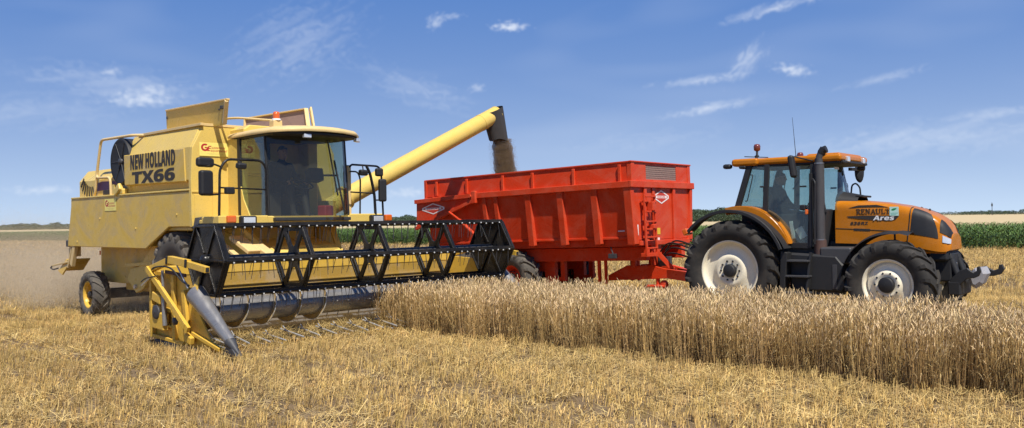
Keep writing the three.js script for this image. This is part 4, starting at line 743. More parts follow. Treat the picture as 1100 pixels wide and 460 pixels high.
  // ---- front fenders
  for (const s of [1, -1]) {
    const arc = (r) => arcPts(2.78, 0.70, r, 0, 1, 1);
    mesh('front_fender', grid(22, 6, (u, v) => { const a = lerp(70, 176, u) * DEG, k = Math.abs(v - 0.5) * 2, r = 0.86 - 0.05 * k * k + (u < 0.1 ? 0.02 : 0); return [2.78 + r * Math.cos(a), 0.72 + r * Math.sin(a), s * (0.80 + (v - 0.5) * 0.42)]; }), M.blackMatte, T);
    mesh('fender_stay', [beam([2.78, 1.12, s * 0.7], [2.83, 1.57, s * 0.9], 0.05, 0.03), beam([2.85, 1.565, s * 0.72], [3.07, 1.56, s * 0.72], 0.03, 0.05)], M.blackMatte, T);
    // ---- rear fenders: black skirt outside, orange shell inside
    mesh('rear_fender', [grid(26, 3, (u, v) => { const a = lerp(20, 140, u) * DEG, r = 1.08 + (u < 0.2 ? (0.2 - u) * 0.2 : 0); return [r * Math.cos(a), 0.90 + r * Math.sin(a), s * lerp(0.84, 1.19, v)]; }), prism([...arcPts(0, 0.90, 1.085, 20, 140, 18), ...arcPts(0, 0.90, 1.025, 140, 20, 18)], s * 1.17, s * 1.21, 0.006)], M.blackMatte, T);
    mesh('fender_shell', [grid(22, 4, (u, v) => { const a = lerp(24, 100, u) * DEG, r = 1.13 + 0.05 * Math.sin(u * Math.PI); return [r * Math.cos(a) + 0.02, 0.90 + r * Math.sin(a), s * lerp(0.50, 0.93, v) ]; }), prism([...arcPts(0.02, 0.90, 1.13, 24, 100, 16).map(([x, y], i) => [x + 0 * i, y + 0.05 * Math.sin(i / 16 * Math.PI)]), ...arcPts(0.02, 0.90, 1.0, 100, 24, 16)], s * 0.88, s * 0.935, 0.01)], O, T);
    mesh('tail_lamp', bxc(0.10, 0.12, 0.22, [-0.90, 1.58, s * 1.04], [0, 0, 0.4], 0.02), M.amber, T);
  }
  // ---- cab: pillars, panes, roof
  const cab = grp('cab', T);
  const zc = 0.76;
  for (const s of [1, -1]) {
    mesh('rear_pillar', beam([0.0, 2.0, s * zc], [0.24, 2.80, s * (zc - 0.04)], 0.10, 0.08), M.blackMatte, cab);
    mesh('middle_pillar', beam([0.54, 1.85, s * zc], [0.58, 2.80, s * (zc - 0.04)], 0.09, 0.07), M.blackMatte, cab);
    mesh('front_pillar', beam([1.36, 1.30, s * zc], [1.42, 2.76, s * (zc - 0.05)], 0.08, 0.08), M.blackMatte, cab);
    mesh('sill', [beam([0.90, 1.33, s * zc], [1.4, 1.32, s * zc], 0.10, 0.07), curve([[0.54, 1.86, s * zc], [0.72, 1.68, s * zc], [0.84, 1.5, s * zc], [0.92, 1.33, s * zc]], 0.028), beam([0.0, 2.03, s * zc], [0.56, 1.88, s * zc], 0.05, 0.06)], M.blackMatte, cab);
    mesh('side_pane', plate([[0.06, 2.05, s * zc], [0.55, 1.9, s * zc], [0.58, 2.76, s * (zc - 0.04)], [0.24, 2.78, s * (zc - 0.04)]], 0.006), M.glassTeal, cab);
    mesh('door_pane', plate([[0.56, 1.86, s * zc], [0.74, 1.66, s * zc], [0.93, 1.36, s * zc], [1.36, 1.35, s * zc], [1.41, 2.74, s * (zc - 0.045)], [0.60, 2.76, s * (zc - 0.04)]], 0.006), M.glassTeal, cab);
    mesh('window_handle', [pipe([[0.28, 2.62, s * 0.775], [0.33, 2.62, s * 0.79], [0.22, 2.14, s * 0.81], [0.17, 2.14, s * 0.785]], 0.009, 0.03), bx(0.46, 0.54, 2.38, 2.41, s * 0.77, s * 0.80), bx(1.2, 1.32, 2.36, 2.39, s * 0.77, s * 0.79)], M.blackMatte, cab);
    mesh('hand_rail', [pipe([[1.48, 1.35, s * 0.86], [1.50, 2.45, s * 0.85], [1.44, 2.5, s * 0.8]], 0.016, 0.05)], M.blackMatte, cab);
  }
  mesh('windscreen', grid(14, 6, (u, v) => { const z = lerp(0.70, -0.70, u), b = 1 - (z / 0.7) ** 2; return [lerp(1.62 + 0.20 * b, 1.44 + 0.20 * b, v), lerp(1.95, 2.76, v), z * lerp(1, 0.96, v)]; }), M.glassTeal, cab);
  for (const s of [1, -1]) {
    mesh('quarter_pane', plate([[1.38, 1.40, s * 0.755], [1.62, 1.95, s * 0.70], [1.44, 2.74, s * 0.68], [1.42, 2.74, s * 0.71]], 0.005), M.glassTeal, cab);
    mesh('screen_pillar', [beam([1.62, 1.90, s * 0.71], [1.45, 2.78, s * 0.68], 0.05, 0.04)], M.blackMatte, cab);
  }
  mesh('rear_pane', plate([[-0.02, 1.95, 0.68], [-0.02, 1.95, -0.68], [0.2, 2.76, -0.64], [0.2, 2.76, 0.64]], 0.006), M.glassTeal, cab);
  mesh('cab_base', [bx(0.1, 1.5, 1.15, 1.30, -0.72, 0.72, 0.03), bx(-0.05, 0.5, 1.3, 1.95, -0.5, 0.5, 0.03), plate([[1.5, 1.25, 0.7], [1.5, 1.25, -0.7], [1.64, 1.95, -0.7], [1.64, 1.95, 0.7]], 0.03)], M.interior, cab);
  const roof = mesh('cab_roof', [bx(0.02, 1.92, 2.80, 2.925, -0.74, 0.74, 0.05), bx(-0.1, 0.42, 2.79, 2.93, -0.80, 0.80, 0.05), bx(1.25, 1.86, 2.86, 2.96, -0.60, 0.60, 0.045)], O, cab);
  mesh('roof_lining', bx(0.06, 1.88, 2.755, 2.81, -0.70, 0.70, 0.02), M.blackMatte, cab);
  mesh('rear_roof_lamp', [bxc(0.16, 0.09, 0.14, [-0.20, 2.80, 0.72], [0, 0, 0], 0.04), bxc(0.14, 0.06, 0.2, [0.12, 2.77, 0.70], [0, 0, 0], 0.03)], M.blackMatte, cab);
  mesh('front_roof_lamp', [bxc(0.06, 0.1, 0.12, [1.93, 2.84, 0.42], [0, 0, 0], 0.015), bxc(0.06, 0.1, 0.12, [1.93, 2.84, -0.42], [0, 0, 0], 0.015)], M.lens, cab);
  mesh('front_roof_visor', [bxc(0.12, 0.05, 1.3, [1.88, 2.78, 0], [0, 0, 0.2], 0.015), bxc(0.14, 0.16, 0.16, [1.78, 2.76, -0.78], [0, 0.4, 0], 0.03)], M.blackMatte, cab);
  mesh('screen_label', bxc(0.01, 0.04, 0.22, [1.66, 2.70, 0.2], [0, 0, 0], 0.001), M.whitePaint, cab);
  // inside
  mesh('seat', [bxc(0.5, 0.14, 0.5, [0.62, 1.70, 0.0], [0, 0, 0], 0.05), bxc(0.13, 0.72, 0.48, [0.36, 2.06, 0.0], [0, 0, 0.12], 0.05), bx(0.45, 0.8, 1.3, 1.64, -0.2, 0.2, 0.04)], M.seat, cab);
  mesh('steering_console', [rod([1.38, 1.30, 0], [1.18, 1.92, 0], 0.06), new THREE.TorusGeometry(0.20, 0.016, 6, 28).rotateX(Math.PI / 2).rotateZ(-0.45).translate(1.17, 1.95, 0), bxc(0.2, 0.22, 0.3, [1.40, 1.85, 0], [0, 0, 0.2], 0.04)], M.interior, cab);
  mesh('control_console', [bxc(0.7, 0.3, 0.2, [0.75, 1.74, 0.44], [0, 0, 0], 0.04), rod([0.95, 1.85, 0.44], [1.0, 2.02, 0.44], 0.015)], M.interior, cab);
  mesh('leaflet', [bxc(0.14, 0.2, 0.01, [1.18, 1.55, 0.7], [0, 0, 0.5], 0.001), bxc(0.07, 0.32, 0.02, [1.02, 1.6, 0.7], [0, 0, 0.15], 0.01)], M.whitePaint, cab);
  // ---- exhaust
  const ex = mesh('exhaust_stack', [rod([1.53, 1.40, 0.72], [1.53, 2.78, 0.72], 0.085, 20), rod([1.53, 2.78, 0.72], [1.53, 2.86, 0.72], 0.07, 16), rod([1.53, 2.84, 0.72], [1.57, 2.97, 0.71], 0.062, 16)], M.exhaust, T);
  mesh('exhaust_mouth', [rod([1.567, 2.955, 0.711], [1.62, 3.03, 0.71], 0.07, 16), rod([1.60, 3.0, 0.71], [1.66, 3.02, 0.71], 0.066, 14)], M.blackMatte, ex);
  mesh('exhaust_base', [rod([1.53, 1.06, 0.72], [1.53, 1.42, 0.72], 0.105, 20)], M.rust, ex);
  mesh('exhaust_clamp', [rod([1.53, 2.76, 0.72], [1.53, 2.785, 0.72], 0.09, 20), rod([1.53, 1.41, 0.72], [1.53, 1.44, 0.72], 0.09, 20)], M.greyMetal, ex);
  mesh('exhaust_post', beam([1.40, 1.30, 0.80], [1.40, 2.6, 0.78], 0.05, 0.05), M.blackMatte, ex);
  mesh('indicator_lamp', bxc(0.05, 0.09, 0.06, [1.33, 1.92, 0.82], [0, 0, 0], 0.015), M.amber, cab);
  mesh('indicator_stalk', [rod([1.33, 1.99, 0.82], [1.36, 2.08, 0.78], 0.012), bxc(0.1, 0.1, 0.06, [1.25, 2.0, 0.78], [0, 0, 0], 0.02)], M.blackMatte, cab);
  // ---- mirrors, beacons, aerial
  mesh('mirror', bxc(0.11, 0.40, 0.20, [1.18, 2.72, 1.06], [0, 0.25, 0.14], 0.045), M.blackMatte, T);
  mesh('mirror_arm', pipe([[1.42, 2.82, 0.72], [1.32, 2.86, 0.95], [1.2, 2.9, 1.04], [1.19, 2.85, 1.06]], 0.014, 0.05), M.blackMatte, T);
  mesh('mirror', [lathe([[0.001, -0.02], [0.11, -0.018], [0.12, 0.01], [0.09, 0.04], [0.001, 0.05]], 16).scale(0.9, 1.75, 1).rotateY(1.05).translate(1.62, 2.68, -1.18)], M.blackMatte, T);
  mesh('mirror_arm', beam([1.58, 2.72, -0.72], [1.66, 2.73, -1.32], 0.06, 0.04), M.blackMatte, T);
  mesh('grab_bar', pipe([[1.58, 2.12, -0.76], [1.60, 2.42, -0.8], [1.64, 2.46, -0.9], [1.70, 2.38, -0.95], [1.72, 2.1, -0.95]], 0.016, 0.06), M.blackMatte, T);
  const beac = std('dull red beacon lens', [0.16, 0.035, 0.02], 0.25, { clearcoat: 0.6 });
  const b1 = grp('beacon', T); mesh('beacon_lens', lathe([[0.03, -0.05], [0.06, -0.03], [0.066, 0.04], [0.05, 0.08], [0.001, 0.09]], 16).rotateX(-Math.PI / 2).translate(0.14, 3.15, 0.15), beac, b1);
  mesh('beacon_stalk', [rod([0.14, 3.1, 0.15], [0.22, 2.92, 0.35], 0.022), rod([0.22, 2.93, 0.35], [0.30, 2.78, 0.68], 0.012), rod([-0.05, 3.0, 0.3], [0.42, 2.96, 0.3], 0.008), bxc(0.08, 0.06, 0.06, [0.19, 2.99, 0.28], [0, 0, 0.4], 0.02)], M.blackMatte, b1);
  mesh('beacon', lathe([[0.06, 0], [0.06, 0.07], [0.045, 0.105], [0.001, 0.11]], 16).rotateX(-Math.PI / 2).translate(0.92, 2.93, 0), beac, T);
  mesh('aerial', rod([0.86, 2.93, 0.05], [0.80, 3.70, 0.05], 0.007, 6, 0.003), M.blackMatte, T);
  mesh('aerial_base', rod([0.86, 2.92, 0.05], [0.857, 2.98, 0.05], 0.018, 8), M.blackMatte, T);
}
// ================================================================ the tractor driver, seated, one continuous body meshed from tapered bones
function sdfMesh(bones, lo, size, n, k) {
  const mc = new MarchingCubes(n, new THREE.MeshBasicMaterial(), false, false, 400000);
  mc.isolation = 0;
  const f = mc.field, c = size / n;
  const P = bones.map(([a, b, ra, rb]) => ({ a, d: [b[0] - a[0], b[1] - a[1], b[2] - a[2]], l: Math.max(1e-9, (b[0] - a[0]) ** 2 + (b[1] - a[1]) ** 2 + (b[2] - a[2]) ** 2), ra, rb }));
  for (let z = 0; z < n; z++) for (let y = 0; y < n; y++) for (let x = 0; x < n; x++) {
    const p = [lo[0] + (x) * c, lo[1] + (y) * c, lo[2] + (z) * c]; let s = 1e3;
    for (const b of P) {
      const q = [p[0] - b.a[0], p[1] - b.a[1], p[2] - b.a[2]], t = clamp((q[0] * b.d[0] + q[1] * b.d[1] + q[2] * b.d[2]) / b.l, 0, 1);
      const d = Math.hypot(q[0] - b.d[0] * t, q[1] - b.d[1] * t, q[2] - b.d[2] * t) - lerp(b.ra, b.rb, t);
      const h = Math.max(k - Math.abs(s - d), 0) / k; s = Math.min(s, d) - h * h * k * 0.25;
    }
    f[x + y * n + z * n * n] = -s;
  }
  mc.update();
  const cnt = mc.count, pos = mc.positionArray.slice(0, cnt * 3);
  for (let i = 0; i < cnt; i++) for (let a = 0; a < 3; a++) pos[i * 3 + a] = lo[a] + (pos[i * 3 + a] + 1) * n / 2 * c;
  const g = new THREE.BufferGeometry(); g.setAttribute('position', new THREE.BufferAttribute(pos, 3));
  g.setAttribute('normal', new THREE.BufferAttribute(mc.normalArray.slice(0, cnt * 3), 3));
  g.computeVertexNormals();
  return g;
}
let person;
{
  person = grp('person', scene, [4.69, 0, -17.10], [0, -39 * DEG, 0]);
  tag(person, 'driver in a dark shirt seated at the wheel inside the orange tractor cab', 'person');
  const hip = [0.56, 1.86, 0];
  const bones = [
    [[0.55, 1.88, 0.09], [0.55, 1.88, -0.09], 0.13, 0.13], [[0.55, 1.90, 0], [0.50, 2.12, 0], 0.15, 0.14], [[0.50, 2.12, 0], [0.48, 2.27, 0], 0.15, 0.14], [[0.48, 2.30, 0.15], [0.48, 2.30, -0.15], 0.085, 0.085], [[0.48, 2.32, 0], [0.50, 2.44, 0], 0.065, 0.055],
  ];
  for (const s of [1, -1]) bones.push([[0.48, 2.30, s * 0.19], [0.62, 2.05, s * 0.25], 0.062, 0.048], [[0.62, 2.05, s * 0.25], [0.96, 2.00, s * 0.18], 0.046, 0.032], [[0.58, 1.85, s * 0.1], [1.02, 1.86, s * 0.16], 0.095, 0.068], [[1.02, 1.86, s * 0.16], [1.12, 1.42, s * 0.15], 0.066, 0.045], [[1.12, 1.40, s * 0.15], [1.28, 1.35, s * 0.16], 0.045, 0.04]);
  const body = mesh('body', sdfMesh(bones, [0.25, 1.25, -0.6], 1.26, 100, 0.05), M.shirt, person);
  // head with a face, turned to look ahead
  const hc = [0.535, 2.56, 0];
  const hb = [[[0.52, 2.58, 0], [0.55, 2.58, 0], 0.088, 0.082], [[0.56, 2.52, 0], [0.575, 2.48, 0], 0.066, 0.048], [[0.51, 2.46, 0], [0.52, 2.54, 0], 0.055, 0.06], [[0.622, 2.575, 0], [0.645, 2.545, 0], 0.011, 0.016], [[0.612, 2.60, 0.035], [0.612, 2.60, -0.035], 0.016, 0.016], [[0.53, 2.575, 0.09], [0.525, 2.535, 0.088], 0.016, 0.012], [[0.53, 2.575, -0.09], [0.525, 2.535, -0.088], 0.016, 0.012], [[0.612, 2.505, 0.02], [0.612, 2.505, -0.02], 0.010, 0.010]];
  const head = mesh('head', sdfMesh(hb, [0.37, 2.38, -0.16], 0.32, 72, 0.02), M.skin, person);
  mesh('eye', [new THREE.SphereGeometry(0.010, 8, 6).translate(0.624, 2.575, 0.033), new THREE.SphereGeometry(0.010, 8, 6).translate(0.624, 2.575, -0.033)], M.hair, head);
  mesh('hair', [grid(20, 8, (u, v) => { const a = u * 2 * Math.PI, e = lerp(-0.15, Math.PI / 2, v), r = 0.099; return [0.528 + Math.cos(a) * Math.cos(e) * r * 1.05 - (Math.cos(a) > 0 ? 0.012 : 0), 2.598 + Math.sin(e) * r + (Math.cos(a) > 0.3 && v < 0.3 ? 0.03 : 0), Math.sin(a) * Math.cos(e) * r * 0.95]; })], M.hair, head);
  for (const s of [1, -1]) {   // hands close on the wheel rim
    const w = [0.985, 2.00, s * 0.175], hbn = [[[0.955, 2.0, s * 0.18], [1.015, 2.005, s * 0.17], 0.026, 0.024], [[0.975, 2.005, s * 0.15], [1.02, 2.02, s * 0.135], 0.011, 0.009], [[1.02, 2.02, s * 0.135], [1.04, 2.045, s * 0.15], 0.009, 0.008]];
    for (let f = 0; f < 4; f++) { const dz = s * (0.195 - f * 0.018), L = [0.034, 0.038, 0.036, 0.028][f]; hbn.push([[1.01, 2.01, dz], [1.01 + L, 2.0, dz], 0.0095, 0.009], [[1.01 + L, 2.0, dz], [1.012 + L, 1.968, dz], 0.009, 0.0085], [[1.012 + L, 1.968, dz], [0.995 + L, 1.95, dz], 0.0085, 0.008]); }
    mesh('hand', sdfMesh(hbn, [0.91, 1.90, s * 0.175 - 0.09], 0.18, 56, 0.008), M.skin, person);
  }
}
{
  const p2 = person.clone(); p2.name = 'person_001'; p2.rotation.set(0, -44 * DEG, 0); scene.add(p2);
  combine.updateMatrixWorld(true); p2.position.copy(combine.localToWorld(V3(-3.72, 0.62, 0.05)));
  p2.userData = { label: 'operator in dark clothes seated behind the windscreen of the yellow combine', category: 'person' };
}
// ================================================================ the field. Rows run along the combine's heading: u along it, w to its right
const F0 = V3(-1.965, 0, -14.425), FU = V3(Math.cos(44 * DEG), 0, Math.sin(44 * DEG)), FW = V3(-Math.sin(44 * DEG), 0, Math.cos(44 * DEG));
const toW = (u, w) => [F0.x + FU.x * u + FW.x * w, F0.z + FU.z * u + FW.z * w];
const toF = (x, z) => [(x - F0.x) * FU.x + (z - F0.z) * FU.z, (x - F0.x) * FW.x + (z - F0.z) * FW.z];
function groundY(x, z) {   // level ground with a slight fall under the tail of the combine
  const [u, w] = toF(x, z), d = Math.hypot(u + 10, w - 1);
  let y = -0.17 * smooth(-u, 5.8, 8.3) * (1 - smooth(d, 9, 26));
  if (Math.abs(x) < 60 && z > -70) y += 0.02 * n2(x * 0.6, z * 0.6) * (1 - smooth(Math.hypot(x, z), 30, 60));
  return y;
}
{
  // one sheet to the horizon, fine near the camera
  const xs = [], zs = [];
  const axis = (near, step, far) => { const a = []; for (let v = 0; v <= near; v += step) a.push(v); let s = step; while (a[a.length - 1] < far) { s *= 1.35; a.push(a[a.length - 1] + s); } return a; };
  const ax = axis(30, 0.6, 6000); xs.push(...ax.slice(1).reverse().map(v => -v), ...ax);
  const az = axis(45, 0.6, 6000), bz = axis(12, 1, 4000); zs.push(...bz.slice(1).reverse(), ...az.map(v => -v));
  const pos = [], uv = [], idx = [];
  for (const z of zs) for (const x of xs) { pos.push(x, groundY(x, z), z); uv.push(x / 3.1, z / 3.1); }
  const nx = xs.length;
  for (let j = 0; j < zs.length - 1; j++) for (let i = 0; i < nx - 1; i++) { const a = j * nx + i; idx.push(a, a + 1, a + nx + 1, a, a + nx + 1, a + nx); }
  const g = new THREE.BufferGeometry(); g.setAttribute('position', new THREE.Float32BufferAttribute(pos, 3)); g.setAttribute('uv', new THREE.Float32BufferAttribute(uv, 2)); g.setIndex(idx); g.computeVertexNormals();
  const n = g.attributes.normal; for (let i = 0; i < n.count; i++) if (n.getY(i) < 0) n.setXYZ(i, -n.getX(i), -n.getY(i), -n.getZ(i));
  const ground = new THREE.Mesh(g, std('stubble field soil', [0.25, 0.172, 0.088], 0.95, { map: soilMap, bumpMap: soilBump, bumpScale: 0.03 }));
  ground.name = 'ground'; ground.receiveShadow = true; ground.castShadow = true; scene.add(ground); tag(ground, 'harvested straw coloured field reaching to the horizon', 'ground', null, 'structure');
}
{ // pale fields beyond the maize, too far off to show their stubble
  const P = [[24.5, -43.5], [-9, -72]], d = [P[1][0] - P[0][0], P[1][1] - P[0][1]], l = Math.hypot(...d), a = [d[0] / l, d[1] / l], b = [a[1], -a[0]], bk = b[1] < 0 ? b : [-b[0], -b[1]];
  const at = (s, o) => [P[0][0] + a[0] * s + bk[0] * o, P[0][1] + a[1] * s + bk[1] * o], c = [at(-5200, 24), at(5200, 24), at(5200, 5200), at(-5200, 5200)];
  const g = new THREE.BufferGeometry(); g.setAttribute('position', new THREE.Float32BufferAttribute(c.flatMap(p => [p[0], 0.06, p[1]]), 3)); g.setAttribute('uv', new THREE.Float32BufferAttribute(c.flatMap(p => [p[0] / 40, p[1] / 40]), 2)); g.setIndex([0, 1, 2, 0, 2, 3]); g.computeVertexNormals();
  const far = new THREE.Mesh(g, std('far ripe field', [0.52, 0.40, 0.21], 0.95)); far.name = 'far_field'; far.receiveShadow = true; scene.add(far); tag(far, 'pale ripe fields beyond the maize', 'field', null, 'structure');
}
// ---- straw geometry
const straw = (rgb) => std('straw', rgb, 0.8, { side: THREE.DoubleSide });
function stalk(p0, p1, r, bend = 0) {   // three-sided stem in two pieces
  const mid = [(p0[0] + p1[0]) / 2 + bend, (p0[1] + p1[1]) / 2, (p0[2] + p1[2]) / 2 + bend * 0.5], pos = [];
  const ring = (p, q) => [0, 1, 2].map(k => [p[0] + Math.cos(k * 2.094) * q, p[1], p[2] + Math.sin(k * 2.094) * q]);
  const A = ring(p0, r), B = ring(mid, r * 0.92), C = ring(p1, r * 0.8);
  for (const [P, Q] of [[A, B], [B, C]]) for (let k = 0; k < 3; k++) { const l = (k + 1) % 3; pos.push(...P[k], ...Q[k], ...Q[l], ...P[k], ...Q[l], ...P[l]); }
  const g = new THREE.BufferGeometry(); g.setAttribute('position', new THREE.Float32BufferAttribute(pos, 3)); g.computeVertexNormals(); return g;
}
function blade(p, dir, len, wid, droop) {   // a dry leaf
  const pos = [], pts = [0, 0.35, 0.7, 1].map(t => [p[0] + dir[0] * len * t, p[1] + dir[1] * len * t - droop * t * t, p[2] + dir[2] * len * t, wid * (1 - t * 0.85)]);
  for (let i = 0; i < 3; i++) { const [a, b] = [pts[i], pts[i + 1]], s = [-dir[2], 0, dir[0]]; const q = (k, e) => [k[0] + s[0] * k[3] * e, k[1], k[2] + s[2] * k[3] * e]; pos.push(...q(a, -1), ...q(a, 1), ...q(b, 1), ...q(a, -1), ...q(b, 1), ...q(b, -1)); }
  const g = new THREE.BufferGeometry(); g.setAttribute('position', new THREE.Float32BufferAttribute(pos, 3)); g.computeVertexNormals(); return g;
}
function ear(p, dir, len, r) {   // wheat ear: plump four-sided spindle with a notched outline
  const pos = [], d = V3(...dir).normalize(), a = V3(0, 1, 0).cross(d); if (a.length() < 0.1) a.set(1, 0, 0); a.normalize(); const b = d.clone().cross(a), st = [[0, 0.35], [0.15, 1], [0.3, 0.8], [0.5, 1.05], [0.7, 0.75], [0.85, 0.7], [1, 0.1]];
  const ring = ([t, q], k) => [0, 1, 2, 3].map(e => { const c = Math.cos(e * Math.PI / 2 + k * 0.5) * r * q, s = Math.sin(e * Math.PI / 2 + k * 0.5) * r * q; return [p[0] + d.x * len * t + a.x * c + b.x * s, p[1] + d.y * len * t + a.y * c + b.y * s, p[2] + d.z * len * t + a.z * c + b.z * s]; });
  const R = st.map((s, i) => ring(s, 0));
  for (let i = 0; i < R.length - 1; i++) for (let e = 0; e < 4; e++) { const f = (e + 1) % 4; pos.push(...R[i][e], ...R[i + 1][e], ...R[i + 1][f], ...R[i][e], ...R[i + 1][f], ...R[i][f]); }
  const g = new THREE.BufferGeometry(); g.setAttribute('position', new THREE.Float32BufferAttribute(pos, 3)); g.computeVertexNormals(); return g;
}
const paintGeo = (g, rgb) => { const n = g.attributes.position.count, c = new Float32Array(n * 3); for (let i = 0; i < n; i++) c.set(rgb, i * 3); g.setAttribute('color', new THREE.BufferAttribute(c, 3)); return g; };
function tuft(parts) { const g = mergeGeometries(parts); g.computeBoundingSphere(); return g; }
const strawMat = std('dry straw', [1, 1, 1], 0.75, { vertexColors: true });
function scatter(name, label, category, geos, list, mat = strawMat) {   // list of [x, y, z, turn, scale, height scale, tint, variant, lean]
  const g = new THREE.Group(); g.name = name; scene.add(g); tag(g, label, category, null, 'stuff');
  geos.forEach((geo, k) => {
    const mine = list.filter(l => l[7] === k); if (!mine.length) return;
    const im = new THREE.InstancedMesh(geo, mat, mine.length), m = new THREE.Matrix4(), q = new THREE.Quaternion(), c = new THREE.Color();
    mine.forEach((l, i) => { q.setFromEuler(new THREE.Euler(l[8] * Math.cos(l[3] * 3), l[3], l[8] * Math.sin(l[3] * 5))); m.compose(V3(l[0], l[1], l[2]), q, V3(l[4], l[5], l[4])); im.setMatrixAt(i, m); im.setColorAt(i, c.setRGB(...l[6])); });
    im.name = name + '_clumps'; im.castShadow = im.receiveShadow = true; g.add(im);
  });
  return g;
}
// ---- standing wheat: the last strip, between the two cut sides
const WHEAT = { w0: -2.7, w1: -0.32, u0: -1.1, u1: 17 };
{
  const geos = [];
  for (let v = 0; v < 6; v++) {
    const parts = [];
    for (let i = 0; i < 9; i++) {
      const a = rr(0, 6.28), d = rr(0, 0.07), h = rnd() < 0.25 ? rr(0.46, 0.66) : rr(0.64, 0.83), lx = rr(-0.07, 0.07), lz = rr(-0.07, 0.07), p0 = [Math.cos(a) * d, 0, Math.sin(a) * d], p1 = [p0[0] + lx, h, p0[2] + lz];
      const k = rr(0.55, 1.25), stemC = [0.50 * k, 0.33 * k, 0.125 * k], earC = [0.72 * k, 0.525 * k, 0.275 * k];
      parts.push(paintGeo(stalk(p0, p1, 0.0023, rr(-0.02, 0.02)), stemC));
      const b = rr(0, 6.28), t = rr(0.05, 0.6);
      parts.push(paintGeo(ear(p1, [Math.cos(b) * t, 1 - t * 0.45, Math.sin(b) * t], rr(0.055, 0.082), 0.0046), earC));
      if (rnd() < 0.5) { const q = rr(0.3, 0.8), f = rr(0, 6.28); parts.push(paintGeo(blade([p0[0] + lx * q, h * q, p0[2] + lz * q], [Math.cos(f) * 0.8, 0.5, Math.sin(f) * 0.8], rr(0.10, 0.2), 0.005, rr(0.05, 0.2)), [0.50 * k, 0.36 * k, 0.16 * k])); }
    }
    geos.push(tuft(parts));
  }
  const list = [];
  for (let u = WHEAT.u0; u < WHEAT.u1; u += 0.058) for (let w = WHEAT.w0; w < WHEAT.w1; w += 0.115) {
    const near = smooth(w, -1.2, -0.35), edge = (0.13 * n2(u * 0.9, 3) + 0.07 * n2(u * 4, 8)) * (0.5 + near) - near * 0.03 * Math.max(0, u), uu = u + rr(-0.04, 0.04), ww = w + rr(-0.035, 0.035) + edge * 0.6;
    const cut = WHEAT.u0 + 0.12 * n2(ww * 3, 1); if (uu < cut) continue;
    const [x, z] = toW(uu, ww), k = rr(0.8, 1.14) * (1 + 0.12 * n2(u * 0.8, w * 1.2)), hs = rr(0.74, 0.98) * (1 + 0.07 * n2(u * 0.6, w)); if (n2(u * 1.3, w * 2 + 7) > 0.74 || (uu < -0.7 && rnd() < 0.25)) continue;
    list.push([x, groundY(x, z), z, rr(0, 6.28), rr(0.9, 1.2), hs, [k, k * rr(0.96, 1.02), k * rr(0.9, 1.06)], Math.floor(rnd() * 6), rr(0, 0.10) + (rnd() < 0.035 ? 0.35 : 0) + near * (rnd() < 0.06 ? 0.5 : 0) + smooth(-uu, 0.6, 1.1) * rr(0.0, 0.5)]);
  }
  scatter('standing_wheat', 'strip of ripe standing wheat in front of the trailer and tractor', 'wheat', geos, list);
}
